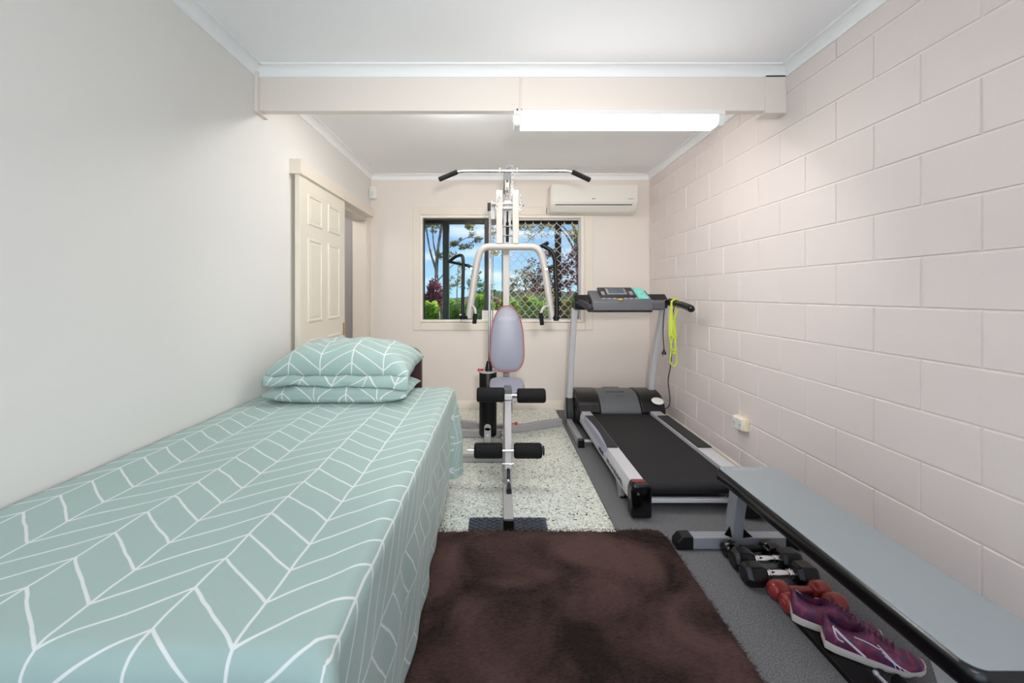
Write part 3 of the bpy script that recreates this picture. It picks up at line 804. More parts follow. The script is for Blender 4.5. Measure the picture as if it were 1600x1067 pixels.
# cable hook at the foot of the lever
m = MB().tube(smooth([(.066, 2.585, .15), (.066, 2.565, .13), (.066, 2.545, .095), (.066, 2.53, .07)]), .010, 10)
m.prism([(.05, .062), (.082, .062), (.078, .10), (.056, .10)], 'y', 2.43, 2.50)
part('hook_strap', m, 'black_plastic', G, bevel=.003)
m = MB().ball((.064, 2.51, .105), .013, 10).tube([(.064, 2.51, .10), (.052, 2.44, .072)], .004, 8).tube([(.064, 2.50, .095), (.045, 2.46, .068)], .003, 8)
part('hook', m, 'chrome', G)
part('adjust_knob', MB().tube([(.095, 2.9, .335), (.118, 2.9, .335)], .005, 8).lathe([(0, .008), (.003, .012), (.018, .012), (.022, .006)], (.118, 2.9, .335), (1, 0, 0), 7), 'red_knob', G, label='red adjustment knob on the seat post')
# seat and back pad
def pad(prof_xy, axis, t0, t1, name, label, tilt=None, top_m='vinyl_grey'):
    pass
def pad_outline(cx_, cz_, w0, w1, h_, n=64):
    """superellipse-ish outline whose half-width runs from w1 (bottom) to w0 (top)"""
    pts = []
    for k in range(n):
        t = 2 * PI * k / n; c, s_ = math.cos(t), math.sin(t)
        p = 2.0 if s_ > 0 else 4.2
        X = math.copysign(abs(c) ** (2 / (2.6 if s_ > 0 else 4.2)), c); Z = math.copysign(abs(s_) ** (2 / (2.2 if s_ > 0 else 4.2)), s_)
        tz = (Z + 1) / 2; w = w1 + (w0 - w1) * (tz ** 1.5) - .012 * math.exp(-((tz - .02) / .1) ** 2)
        pts.append((cx_ + X * w, cz_ + Z * h_))
    return pts
ol = pad_outline(.075, .885, .116, .143, .267)
cxp, czp = .075, .885
def cushion(ol, cen, mapf, thick, bulge, name, root_, label=None):
    R = []
    for k, (s_, d) in enumerate(((1, 0), (1.0, .25), (1.0, .7), (.985, .88), (.95, .96), (.88, 1.0), (.6, 1.0 + bulge * .7), (.3, 1 + bulge), (.02, 1 + bulge))):
        R.append([mapf(cen[0] + (a - cen[0]) * s_, cen[1] + (b - cen[1]) * s_, d * thick) for a, b in ol])
    return part(name, MB().rings(R), 'vinyl_grey', root_, smooth_=60, label=label)
fback = lambda a, b, d: Vector((a, 3.40 - d + (b - .885) * .05, b))
bp = cushion(ol, (cxp, czp), fback, .052, .18, 'backrest', G, 'grey vinyl back pad with red piping')
m = MB().tube([fback(cxp + (a - cxp) * 1.0, czp + (b - czp) * 1.0, .043) for a, b in ol], .0052, 8, loop=True)
part('piping', m, 'piping_red', bp)
text('stitched_name', 'infiniti', .058, fback(cxp, 1.053, .0585), (1, 0, 0), (0, .05, 1), 'text_silver', bp, italic=.2, extrude=.0015, bold=.0004)
part('back_bracket', MB().box(gx - .02, gx + .03, 3.40, 3.60, .80, .85).box(gx - .03, gx + .04, 3.395, 3.41, .7, 1.0).box(gx - .02, gx + .03, 3.53, 3.6, .54, .60), 'grey_paint', G, bevel=.003)
so = []
for k in range(56):
    t = 2 * PI * k / 56; c, s_ = math.cos(t), math.sin(t); X = math.copysign(abs(c) ** .5, c); Y = math.copysign(abs(s_) ** .55, s_)
    so.append((.068 + X * (.138 - .02 * (1 - Y) / 2), 3.105 + Y * .175))
fseat = lambda a, b, d: Vector((a, b, .522 + d + (b - 3.1) * .10))
sp = cushion(so, (.068, 3.105), fseat, .05, .12, 'seat', G, 'grey vinyl seat pad with red piping')
part('piping', MB().tube([fseat(a, b, .018) for a, b in so], .005, 8, loop=True), 'piping_red', sp)
# weight column
wx, wy = -.084, 3.45
m = MB().lathe([(0, .06), (0, .071), (.01, .073), (.52, .073), (.525, .07), (.525, .05)], (wx, wy, .068), (0, 0, 1), 32)
part('weight_shroud', m, 'black_steel', G, label='black cylindrical weight column')
part('weight_disc', MB().lathe([(0, .06), (0, .068), (.012, .068), (.012, .02)], (wx, wy, .592), (0, 0, 1), 32), 'silver', G)
part('rod_boot', MB().lathe([(0, .032), (.02, .032), (.075, .019), (.085, .017)], (wx + .006, wy, .602), (0, 0, 1), 20), 'black_plastic', G)
part('guide_rod', MB().tube([(wx + .010, wy, .62), (wx + .020, wy, 1.955)], .0125, 14).tube([(wx + .044, wy + .02, 1.96), (wx + .036, wy + .02, .62)], .004, 8), 'chrome', G)
part('rod_cap', MB().box(wx - .004, wx + .046, wy - .025, wy + .025, 1.95, 2.015), 'black_plastic', G, bevel=.004)
part('cable_guide', MB().tube([(.037, 3.5, 1.30), (.037, 3.5, 1.66)], .0035, 8).tube([(.037, 3.5, 1.3), (.02, 3.5, .63)], .0025, 8), 'black_steel', G)
part('weight_bracket', MB().box(-.102, -.052, 3.05, 3.062, .05, .255).lathe([(0, .025), (.012, .025)], (-.077, 3.05, .255), (0, 1, 0), 24), 'grey_paint', G, bevel=.002)
m = MB()
for z in (.26, .20): m.lathe([(0, .006), (.004, .005)], (-.077, 3.05, z), (0, -1, 0), 12)
m.tube([(-.115, 3.056, .13), (-.04, 3.056, .13)], .006, 8)
part('bracket_bolt', m, 'chrome', G)
part('adjust_knob', MB().tube([(-.155, wy - .0, .61), (-.14, wy, .61)], .004, 8).lathe([(0, .006), (.003, .013), (.016, .013), (.02, .006)], (-.172, wy, .61), (1, 0, 0), 7).box(-.15, -.12, wy - .008, wy + .008, .60, .62), 'red_knob', G, label='red knob on the weight column')
# press arm
py_ = 3.1
def at(px_, py2, Y): s_ = 640 / Y; return Vector(((px_ - 778) / s_, Y, 1.255 + (458.5 - py2) / s_))
U_ = [at(732.5, 497, py_), at(744.5, 412, py_), at(752, 385.5, py_), at(842, 385.5, py_), at(850, 412, py_), at(863, 499, py_)]
part('press_arm', MB().tube(U_, .0265, 18, up=(0, 1, 0), fil=.13), 'press_paint', G)
for x0, x1 in ((-.013, .035), (.110, .158)):
    part('press_plate', MB().box(x0, x1, py_ - .022, py_ + .022, 1.63, 2.035), 'press_paint', G, bevel=.004)
m = MB().tube([(-.05, py_, 1.935), (.195, py_, 1.935)], .012, 14)
for x in (-.045, .19): m.lathe([(0, .018), (.012, .022), (.014, .008)], (x - .006, py_, 1.935), (1, 0, 0), 8)
m.tube([(.036, py_, 1.90), (.11, py_, 1.90)], .012, 12)
part('press_pivot', m, 'grey_paint', G)
m = MB().box(-.055, -.02, py_ + .02, py_ + .30, 1.82, 1.945).tube([(.0735, 3.10, 1.935), (.0735, 3.60, 1.985)], rect=(.05, .05))
part('pivot_bracket', m, 'grey_paint', G, bevel=.003)
m = MB().tube([(.073, 3.14, 1.885), (.073, 3.14, 1.66)], [.006, .006], 10)
m.tube([(.073, 3.14, 1.80), (.073, 3.14, 1.65)], .012, 12)
part('damper_rod', m, 'black_steel', G)
m = MB()
for z in (1.765, 1.695): m.box(.03, .115, 3.115, 3.16, z, z + .006)
part('cross_plate', m, 'grey_paint', G, bevel=.001)
part('cross_plate', MB().box(.045, .1, 3.16, 3.20, 1.64, 1.93), 'silver', G, bevel=.002)
def grip(p, q, r_): return MB().tube([p, p.lerp(q, .04), p.lerp(q, .96), q], [r_ * .7, r_, r_, r_ * .7], 14)
for a, b, c, d in (((735, 477), (742, 481), (743, 490), (741, 506)), ((860, 477), (849, 480), (845, 489), (847, 508))):
    p = [at(*a, py_), at(*b, py_ - .05), at(*c, py_ - .06), at(*d, py_ - .07)]
    part('press_handle', MB().tube(p, .010, 12, fil=.03), 'press_paint', G)
    part('hand_grip', grip(p[2] - Vector((0, 0, -.0)), p[3], .0155), 'foam', G, label='black foam hand grip')
# butterfly arms
L = [at(722.5, 497, 3.08), at(724, 410, 3.08), at(722.5, 398, 3.12), at(713, 400, 3.16), at(701, 409, 3.2)]
part('fly_arm', MB().tube(L, .0125, 12, fil=.035).tube([at(700, 408.5, 3.2), at(731, 415, 3.1)], .011, 12), 'black_steel', G, label='left black fly arm')
R_ = [at(870, 498, 3.08), at(870, 470, 3.08), at(867, 404, 3.08), at(862, 392, 3.1), at(849, 384, 3.14)]
part('fly_arm', MB().tube(R_, .0165, 12, fil=.035), 'black_steel', G, label='right black fly arm')
part('fly_grip', grip(at(837, 390, 3.15), at(857, 379, 3.15), .015), 'foam', G)
m = MB()
for a, b in (((730, 414), (738, 419)), ((867, 415), (853, 420))):
    m.tube([at(*a, 3.085), at(*b, 3.085)], .013, 10)
m.lathe([(0, .022), (.05, .022)], at(722.5, 499, 3.08), (0, 0, 1), 16).lathe([(0, .02), (.04, .02)], at(869, 501, 3.08), (0, 0, 1), 16)
m.tube([at(719, 494, 3.06), at(731, 496, 3.09)], .014, 10).tube([at(874, 496, 3.06), at(862, 497, 3.09)], .012, 10)
part('fly_bracket', m, 'black_steel', G)
m = MB()
for p in (at(736.5, 419.5, 3.066), at(854, 420.5, 3.066)): m.box(p.x - .009, p.x + .009, p.y - .006, p.y + .008, p.z - .009, p.z + .009)
for p in (at(719.5, 492, 3.05), at(719.5, 501, 3.05)): m.ball(p, .009, 8)
part('bracket_bolt', m, 'chrome', G)
# lat pulley, chain
m = MB().lathe([(0, .03), (.004, .034), (.009, .028), (.014, .034), (.018, .03)], (gx - .006, 3.2, 2.09), (1, 0, 0), 24)
part('lat_pulley', m, 'white_plastic', G)
m = MB().box(gx - .014, gx - .010, 3.19, 3.23, 2.06, 2.14).box(gx + .014, gx + .018, 3.19, 3.23, 2.06, 2.14); part('pulley_bracket', m, 'silver', G)
def link(mb, c, ax, up, a=.008, b=.0125, r_=.0022):
    ax = Vector(ax); up = Vector(up); mb.tube([Vector(c) + ax * a * math.cos(t) + up * b * math.sin(t) for t in [2 * PI * k / 14 for k in range(14)]], r_, 6, loop=True, up=ax.cross(up))
m = MB()
for k in range(14):
    link(m, (.112 + .004 * math.sin(k * .9), 3.17, 2.185 - k * .0185), (1, 0, 0) if k % 2 else (0, 1, 0), (0, 0, 1))
part('chain', m, 'chrome', G); m = MB()
for k in range(6): link(m, (.012 - k * .004, 3.07, 1.99 - k * .0185), (1, 0, 0) if k % 2 else (0, 1, 0), (0, 0, 1))
part('chain', m, 'chrome', G); m = MB()
for k in range(7): link(m, (.168 + .012 * math.sin(k * .6), 3.07, 1.985 - k * .0185), (1, 0, 0) if k % 2 else (0, 1, 0), (0, 0, 1))
part('chain', m, 'chrome', G)
m = MB()
link(m, (gx + .002, 3.17, 2.05), (1, 0, .15), (0, 0, 1), .011, .028, .003); link(m, (gx + .006, 3.165, 1.995), (1, 0, -.2), (0, 0, 1), .012, .03, .003)
link(m, (gx - .008, 3.168, 2.01), (1, 0, -.3), (.2, 0, 1), .009, .024, .0025)
part('carabiner', m, 'chrome', G)

# lat bar lying on the boom
BZ = 2.212; BYl = 3.20
r = root('lat_bar', 'chrome lat pulldown bar with black grips across the top of the gym', 'bar', (.12, BYl, BZ))
pts = [(-.46, BYl, 2.145), (-.30, BYl, BZ), (.565, BYl, BZ), (.72, BYl, 2.14)]
part('bar', MB().tube(pts, .0125, 16, fil=.05), 'chrome', r)
part('hand_grip', grip(Vector((-.462, BYl, 2.144)), Vector((-.315, BYl, 2.206)), .0185), 'foam', r)
part('hand_grip', grip(Vector((.722, BYl, 2.139)), Vector((.578, BYl, 2.206)), .0185), 'foam', r)
m = MB()
for x in (.012, .148): m.lathe([(0, .013), (0, .026), (.004, .026), (.004, .013)], (x, BYl, BZ), (1, 0, 0), 20)
part('collar', m, 'white_plastic', r)
m = MB(); link(m, (.095, BYl, BZ + .03), (1, 0, .1), (.25, 0, 1), .03, .012, .0025); link(m, (.12, BYl, BZ + .028), (1, 0, 0), (0, .3, 1), .018, .014, .0025); link(m, (.08, BYl, BZ + .025), (1, 0, 0), (0, 1, .3), .022, .012, .0025)
part('carabiner', m, 'chrome', r)

# ------------------------------------------------------------------ treadmill
T = root('treadmill', 'silver and black treadmill on the rubber mat beside the block wall', 'treadmill', (1.11, 3.2, .01))
dk = .2; y0, y1 = 2.30, 3.72
for sx, xa, xb in (('l', .738, .826), ('r', 1.362, 1.468)):
    prf = [(xa, .095), (xa, .165), (xa + .012 if sx == 'l' else xa, dk), (xb if sx == 'l' else xb - .012, dk), (xb, .165 if sx == 'r' else dk - .0), (xb, .095)]
    rl = part('side_rail', MB().prism(prf, 'y', y0 + .02, y1), 'rail_white', T, bevel=.003)
    # foot rail insert
    X0, X1 = xa + .006, xb - .006
    n = 20; top = []
    for k in range(n + 1):
        t = k / n; yy = 2.80 + t * .72; wd = .022 * math.sin(PI * min(1, t * 1.0)) ** 1.0
        top.append((yy, wd))
    mb = MB(); R = []
    for yy, wd in top:
        a = X0 + (wd * .9 if sx == 'l' else 0); R.append([(a, yy, dk - .002), (a, yy, dk + .008), (X1, yy, dk + .008), (X1, yy, dk - .002)])
    fr = part('foot_rail', mb.rings(R), 'foot_rubber', T, bevel=.002)
    if sx == 'l':
        R = [[(xa - .004, yy, dk - .035), (X0, yy, dk + .005), (X0 + wd * .9 + .001, yy, dk + .0075), (X0 + wd * .9 + .001, yy, dk - .01)] for yy, wd in top]
        part('rail_accent', MB().rings(R), 'lilac_plastic', T, label='lilac grey rail accent')
    part('rail_cap', MB().prism([(xa - .006, .02), (xa - .006, .165), (xa + .008, dk + .004), (xb + .012, dk + .004), (xb + .02, dk - .02), (xb + .02, .02)], 'y', 2.245, 2.325), 'gloss_black', T, bevel=.012, seg=4, label='glossy black rear end cap')
    if sx == 'l': 
        part('warning_sticker', MB().box(xa + .014, xb - .002, 2.282, 2.318, dk + .004, dk + .0055), 'sticker_red', T)
        part('adjust_screw', MB().lathe([(0, .008), (.003, .008)], (xa + .03, 2.246, .155), (0, -1, 0), 14), 'chrome', T)
    part('rear_foot', MB().prism([(2.47, .1), (2.475, .035), (2.50, .011), (2.53, .011), (2.55, .05), (2.60, .1)], 'x', xa + .004, xa + .03), 'rail_silver', T, bevel=.003)
    part('foot_pad', MB().box(xa + .006, xa + .045, 2.49, 2.54, .010, .035), 'black_plastic', T, bevel=.003)
# belt with its curved end round the rear roller
bt = [(3.75, .178), (2.36, .178)]
for k in range(1, 10): a = PI / 2 + PI * k / 10; bt.append((2.36 + .036 * math.cos(a), .142 + .036 * math.sin(a)))
bt += [(2.36, .106), (3.75, .106)]
part('belt', MB().prism(bt, 'x', .832, 1.355), 'belt', T, label='black running belt')
part('cross_bar', MB().box(.83, 1.36, 2.335, 2.36, .06, .085), 'rail_white', T, bevel=.003)
text('rail_name', 'infiniti', .052, (.7365, 2.93, .132), (0, -1, 0), (0, 0, 1), 'text_navy', T, italic=.2, bold=.001)
text('rail_letters', 'XPR-170 TREADMILL', .042, (.7365, 2.60, .128), (0, -1, 0), (0, 0, 1), 'text_dark', T, squash=.95)
# motor cover
def hood(xa, xb, dz, dy, m_, name, lab=None, yfr=3.665):
    p = [(yfr + .0, .178), (yfr + .0, .20), (yfr + .05 + dy, .262 + dz), (yfr + .12 + dy, .312 + dz), (yfr + .20, .335 + dz), (yfr + .33, .335 + dz), (yfr + .42, .30 + dz), (yfr + .45, .2), (yfr + .45, .08), (yfr + .05, .08)]
    return part(name, MB().prism(smooth_out(p), 'x', xa, xb), m_, T, bevel=.012, seg=3, label=lab)
def smooth_out(p):
    q = [Vector((0, a, b)) for a, b in p[1:8]]; s_ = smooth(q, 5); return [p[0]] + [(v.y, v.z) for v in s_] + p[8:]
hood(.722, .925, .004, -.012, 'black_plastic', 'motor_cover', 'black left side of the motor cover')
hood(.925, 1.29, .0, .0, 'hood_grey', 'motor_cover_panel', 'grey middle panel of the motor cover')
hood(1.29, 1.505, .004, -.012, 'black_plastic', 'motor_cover', 'black right side of the motor cover')
part('motor_cover_ridge', MB().prism([(1.0, .33), (1.02, .347), (1.17, .347), (1.19, .33)], 'y', 3.84, 4.0), 'hood_grey', T, bevel=.005)
m = MB()
for k in range(6): m.tube([(.7195, 3.74 + k * .022, .25 + k * .006), (.7195, 3.765 + k * .022, .175 + k * .006)], rect=(.006, .004), up=(1, 0, 0))
part('air_vent', m, 'dark_slot', T)
text('cover_name', 'infiniti', .035, (1.12, 3.775, .3135), (1, 0, 0), (0, .9, .55), 'text_dark', T, italic=.2)
m = MB().prism([(1.105, 0), (1.12, .02), (1.135, 0)], 'y', 0, .001)
# frame
for x, t in ((.672, 'l'), (1.535, 'r')):
    part('base_rail', MB().box(x - .022, x + .022, 3.33, 4.02, .012, .075), 'rail_silver', T, bevel=.004)
    part('wheel_cap', MB().box(x - .026, x + .026, 3.295, 3.335, .010, .08), 'black_plastic', T, bevel=.008)
part('tilt_rod', MB().tube([(.69, 3.36, .045), (1.52, 3.36, .045)], .012, 12), 'silver', T)
for x, xt, s_ in ((.69, .69, 1), (1.462, 1.495, -1)):
    mid = (x + xt) / 2 - (.012 if s_ < 0 else 0)
    R = []
    for p in smooth([(x, 3.96, .14), (x, 3.93, .30), (mid, 3.83, .70), (xt, 3.68, 1.13)], 6):
        R.append(p)
    part('upright', MB().tube(R, rect=(.052, .075), up=(0, 1, .2)), 'silver', T, bevel=.014, seg=4)
    q = [(3.85, .012), (3.86, .09), (3.885, .24), (3.90, .26), (3.98, .25), (4.0, .12), (4.04, .012)]
    part('upright_boot', MB().prism(q, 'x', x - .042, x + .036), 'black_plastic', T, bevel=.012, seg=3)
# console
cb = [(3.50, 1.108), (3.50, 1.184), (3.52, 1.20), (3.68, 1.282), (3.70, 1.275), (3.72, 1.16), (3.66, 1.108)]
part('console', MB().prism(cb, 'x', .808, 1.327), 'console_grey', T, bevel=.008, seg=3)
part('console_base', MB().box(.81, 1.325, 3.508, 3.66, 1.094, 1.109), 'gloss_black', T, bevel=.004)
def onc(x, t, h): # point on the sloping face
    return Vector((x, 3.52 + .16 * t, 1.20 + .082 * t + h))
def slab(xa, xb, ta, tb, h0, h1, xa2=None, xb2=None):
    xa2 = xa if xa2 is None else xa2; xb2 = xb if xb2 is None else xb2
    v = [onc(xa, ta, h0), onc(xb, ta, h0), onc(xb2, tb, h0), onc(xa2, tb, h0), onc(xa, ta, h1), onc(xb, ta, h1), onc(xb2, tb, h1 * 1.35), onc(xa2, tb, h1 * 1.35)]
    return MB().add(v, [(0, 3, 2, 1), (4, 5, 6, 7), (0, 1, 5, 4), (1, 2, 6, 5), (2, 3, 7, 6), (3, 0, 4, 7)])
part('console_bezel', slab(.89, 1.20, .22, 1.06, 0, .018), 'panel_dark', T, bevel=.006)
part('display_frame', slab(.955, 1.13, .35, .88, .016, .0215), 'button_grey', T, bevel=.002)
part('display', slab(.975, 1.11, .42, .82, .021, .024), 'lcd', T, label='grey LCD display')
m = MB()
for x in (.905, 1.15):
    for t in (.30, .45): q = slab(x, x + .028, t, t + .09, .017, .0225); m.add(q.v, q.f)
for k in range(7):
    if k == 3: continue
    x = .90 + k * .047; q = slab(x, x + .03, .06, .14, -.001, .006); m.add(q.v, q.f)
part('button', m, 'button_grey', T, bevel=.001)
part('stop_button', MB().ball((1.052, 3.517, 1.204), .020, 8, 1, .8, .45), 'button_yellow', T, label='yellow oval stop button')
for s_, xa, xb in ((-1, .672, .812), (1, 1.322, 1.455)):
    q = [(3.56, 1.115), (3.55, 1.18), (3.64, 1.245), (3.74, 1.235), (3.74, 1.13), (3.66, 1.105)]
    part('console_arm', MB().prism(q, 'x', xa, xb), 'gloss_black' if s_ < 0 else 'console_grey', T, bevel=.01, seg=3)
    if s_ > 0: part('arm_cover', MB().prism([(3.57, 1.20), (3.64, 1.25), (3.745, 1.24), (3.745, 1.2)], 'x', xa - .0, xb + .03), 'gloss_black', T, bevel=.006)
for x in (.712, 1.492):
    h = [(x, 3.70, 1.165), (x, 3.55, 1.175), (x, 3.35, 1.165), (x, 3.2, 1.145), (x, 3.14, 1.13)]
    hp = smooth(h, 5); rr = [.026 if k < 3 else .028 for k in range(len(hp))]; rr[0] = .018; rr[-1] = .017; rr[-2] = .024; rr[1] = .024
    part('handlebar', MB().tube(hp, rr, 18), 'black_plastic' if x > 1 else 'foot_rubber', T)
part('upright_collar', MB().tube([(1.495, 3.69, 1.11), (1.495, 3.69, 1.18)], .030, 16).tube([(.692, 3.69, 1.11), (.70, 3.69, 1.17)], .028, 16), 'black_plastic', T)

# cords on the right handle
r = root('power_lead', 'black power cord with a plug draped over the right treadmill handle', 'cord', (1.5, 3.6, .34))
p1 = [at(1037.5, 545, 3.62), at(1036, 520, 3.62), at(1037, 495, 3.63), at(1039.5, 478, 3.62) + Vector((0, 0, .0)), Vector((1.468, 3.55, 1.19)), Vector((1.492, 3.54, 1.207)), Vector((1.525, 3.54, 1.17)),
      at(1050, 500, 3.52), at(1049.5, 540, 3.5), at(1048, 570, 3.55), at(1044, 595, 3.6), at(1046.5, 620, 3.62), at(1046, 632, 3.66), at(1041, 638, 3.68), at(1033, 638.5, 3.70)]
part('cord', MB().tube(smooth(p1, 8), .0045, 8), 'cord_black', r)
pl = at(1037.5, 545, 3.62)
part('plug', MB().tube([pl, pl - Vector((0, 0, .02)), pl - Vector((0, 0, .028)), pl - Vector((0, 0, .05))], [.006, .01, .018, .02], 12), 'cord_black', r)
part('plug_pin', MB().box(pl.x - .010, pl.x - .007, pl.y - .003, pl.y + .003, pl.z - .07, pl.z - .05).box(pl.x + .007, pl.x + .010, pl.y - .003, pl.y + .003, pl.z - .07, pl.z - .05), 'chrome', r)
c = at(1025.5, 638, 3.72)
part('oval_disc', MB().lathe([(0, .04), (.004, .051), (.014, .053), (.02, .048), (.022, .01)], (c.x + .004, 3.705, .272), (0, -.3, 1), 32), 'white_plastic', r, label='white oval disc at the end of the cord')
HX, HY = 1.512, 3.42
m = MB()
for k, (dx, bot) in enumerate(((0, 572), (.004, 553), (-.004, 548), (.008, 528))):
    Yk = 3.45 - k * .006
    w = [at(1047 + k, bot - 45, Yk), at(1048 + k * 1.2, 500, Yk)]
    top = [Vector((1.458, Yk, 1.165)), Vector((1.463, Yk, 1.19)), Vector((1.492, Yk, 1.206)), Vector((1.521, Yk, 1.19)), Vector((1.527, Yk, 1.165))]
    aL = [at(1045.5 + k * 1.1, 525, Yk), at(1046 + 1.5 * k, 500, Yk)]; aR = [at(1055 - k * .7, 500, Yk), at(1056.5 - k, 525, Yk)]
    lo = [at(1055 - k, bot - 27, Yk), at(1058 - k * 1.5, bot - 10, Yk), at(1053, bot, Yk), at(1047 + k, bot - 8, Yk), at(1049 + k, bot - 26, Yk)]
    loop = aL + top + aR + lo
    s_ = smooth(loop + [loop[0]], 7)[:-1]
    m.tube(s_, .0055, 8, loop=True)
part('skipping_rope', m, 'lime_rope'); tag(bpy.data.objects['skipping_rope'], 'lime yellow looped rope hanging from the right treadmill handle', 'rope')
# teal cloth
v = []; R = []
for k in range(9):
    t = k / 8; a = onc(1.205, .08 + t * 1.0, 0); R.append([Vector((1.212 - .004 * t + .002 * math.sin(k), a.y, a.z + .001)), Vector((1.212 - .004 * t, a.y, a.z + .018 + .002 * math.sin(k * 2))), Vector((1.27, a.y, a.z + .016 + .002 * math.sin(k))), Vector((1.31 - .015 * t, a.y, a.z + .012)), Vector((1.31 - .015 * t, a.y, a.z + .001))])
part('folded_cloth', MB().rings(R), 'teal_cloth', bevel=.003); tag(bpy.data.objects['folded_cloth'], 'small folded teal cloth on the right end of the treadmill console', 'cloth')

# ------------------------------------------------------------------ flat bench
B = root('weight_bench', 'long flat bench with grey top and black sides by the block wall', 'bench', (1.165, 1.4, .01))
bx0, bx1, by0, by1 = 1.020, 1.312, .875, 1.935
def rrect(x0, x1, y0, y1, rc, n=8):
    o_ = []
    for cx_, cy_, a0 in ((x1 - rc, y1 - rc, 0), (x0 + rc, y1 - rc, 90), (x0 + rc, y0 + rc, 180), (x1 - rc, y0 + rc, 270)):
        for k in range(n + 1): a = math.radians(a0 + 90 * k / n); o_.append((cx_ + rc * math.cos(a), cy_ + rc * math.sin(a)))
    return o_
R = []
for ins, z in ((.02, .385), (.004, .388), (0, .395), (0, .428), (.003, .436), (.010, .441)): R.append([(a, b, z) for a, b in rrect(bx0 + ins, bx1 - ins, by0 + ins, by1 - ins, .035)])
part('pad_side', MB().rings(R), 'pad_black', B, label='glossy black padded side')
R = []
for ins, z in ((.009, .438), (.009, .4425), (.014, .4445), (.03, .4455)): R.append([(a, b, z) for a, b in rrect(bx0 + ins, bx1 - ins, by0 + ins, by1 - ins, .035)])
pt = part('pad_top', MB().rings(R), 'pad_grey', B, label='grey vinyl top panel')
text('bench_name', 'infiniti', .046, (1.145, 1.888, .4458), (1, 0, 0), (0, 1, 0), 'text_silver', pt, italic=.2, squash=1.25)
part('pad_board', MB().box(bx0 + .02, bx1 - .02, by0 + .02, by1 - .0, .372, .387), 'black_plastic', B, bevel=.003)
part('bench_spine', MB().box(1.135, 1.185, 1.0, 1.92, .345, .372), 'silver', B, bevel=.003)
part('bench_leg', MB().tube([(1.163, 2.018, .06), (1.163, 2.008, .16), (1.163, 1.96, .375)], rect=(.05, .07), up=(0, 1, .3)), 'bench_steel', B, bevel=.004)
part('bench_leg', MB().tube([(1.147, .95, .06), (1.147, .96, .12), (1.147, 1.05, .345)], rect=(.05, .06), up=(0, 1, .3)), 'silver', B, bevel=.004)
for yy in (2.015, .95):
    part('bench_foot', MB().box(.945, 1.40, yy - .028, yy + .028, .014, .07), 'bench_steel', B, bevel=.003, label='pale steel foot bar')
    for a, b, t in ((.868, .948, 1), (1.398, 1.478, -1)):
        prf = [(a, .011), (b, .011), (b, .074), (a + (.026 if t > 0 else 0), .074), (a, .045)] if t > 0 else [(a, .011), (b, .011), (b, .045), (b - .026, .074), (a, .074)]
        part('foot_cap', MB().prism(prf, 'y', yy - .031, yy + .031), 'black_plastic', B, bevel=.003)
m = MB().prism([(1.10, .085), (1.125, .125), (1.135, .07)], 'y', 1.985, 1.99).prism([(1.185, .12), (1.235, .075), (1.18, .07)], 'y', 1.985, 1.99)
part('leg_gusset', m, 'black_steel', B)
part('floor_rail', MB().box(1.118, 1.205, .92, 1.555, .011, .032), 'black_steel', B, bevel=.003, label='black floor rail')

# ------------------------------------------------------------------ dumbbells
def round_db(name, label, xa, xb, yc, r_, m_, hr, zb=.01, group=None, hl=.078, mh=None):
    z = zb + r_
    d = root(name, label, 'dumbbell', ((xa + xb) / 2, yc, zb), group)
    pr = lambda L: [(0, .001), (.001, r_ * .35), (.004, r_ * .42), (.002, r_ * .5), (.004, r_ * .72), (.014, r_ * .93), (.028, r_), (L - .03, r_), (L - .014, r_ * .92), (L - .004, r_ * .66), (L, hr)]
    part('weight_head', MB().lathe(pr(hl), (xa, yc, z), (1, 0, 0), 32), m_, d)
    part('weight_head', MB().lathe(pr(hl), (xb, yc, z), (-1, 0, 0), 32), m_, d)
    part('handle', MB().tube([(xa + hl - .01, yc, z), (xb - hl + .01, yc, z)], hr * 1.02, 20), mh or m_, d)
    return d
def hex_db(label, xa, xb, yc, ap, zb=.01, hl=.092, group=None):
    z = zb + ap; d = root('hex_dumbbell', label, 'dumbbell', ((xa + xb) / 2, yc, zb), group)
    R_ = ap / math.cos(PI / 6)
    def hexr(x, k): return [(x, yc + R_ * k * math.cos(PI / 6 + PI / 3 * i + PI / 6), z + R_ * k * math.sin(PI / 6 + PI / 3 * i + PI / 6)) for i in range(6)]
    for a, b in ((xa, xa + hl), (xb, xb - hl)):
        s_ = 1 if b > a else -1
        m = MB().rings([hexr(a, .74), hexr(a + s_ * .018, .98), hexr(a + s_ * .024, 1), hexr(b - s_ * .02, 1), hexr(b, .76)])
        part('weight_head', m, 'black_plastic', d, bevel=.003, smooth_=25)
    a, b = xa + hl, xb - hl; L = b - a
    pr = [(0, .020), (.010, .020), (.012, .0155), (.017, .0155), (.019, .019), (.024, .019), (.027, .014), (L / 2 - .012, .0165), (L / 2 + .012, .0165), (L - .027, .014), (L - .024, .019), (L - .019, .019), (L - .017, .0155), (L - .012, .0155), (L - .010, .020), (L, .020)]
    part('handle', MB().lathe(pr, (a, yc, z), (1, 0, 0), 24), 'chrome', d, label='ribbed chrome handle')
    return d
round_db('round_dumbbell', 'black round-headed dumbbell under the bench, farthest in the row', 1.062, 1.322, 1.940, .036, 'gloss_black', .014, group='dumbbells under the bench', mh='black_steel')
hex_db('black hex dumbbell with chrome handle, between the round black one and another hex', 1.060, 1.362, 1.854, .042, group='dumbbells under the bench')
hex_db('black hex dumbbell with chrome handle, right behind the red dumbbells', 1.050, 1.358, 1.756, .043, group='dumbbells under the bench')
round_db('round_dumbbell', 'red vinyl dumbbell next to the black hex dumbbells', 1.107, 1.350, 1.670, .036, 'red_vinyl', .015, group='dumbbells under the bench')
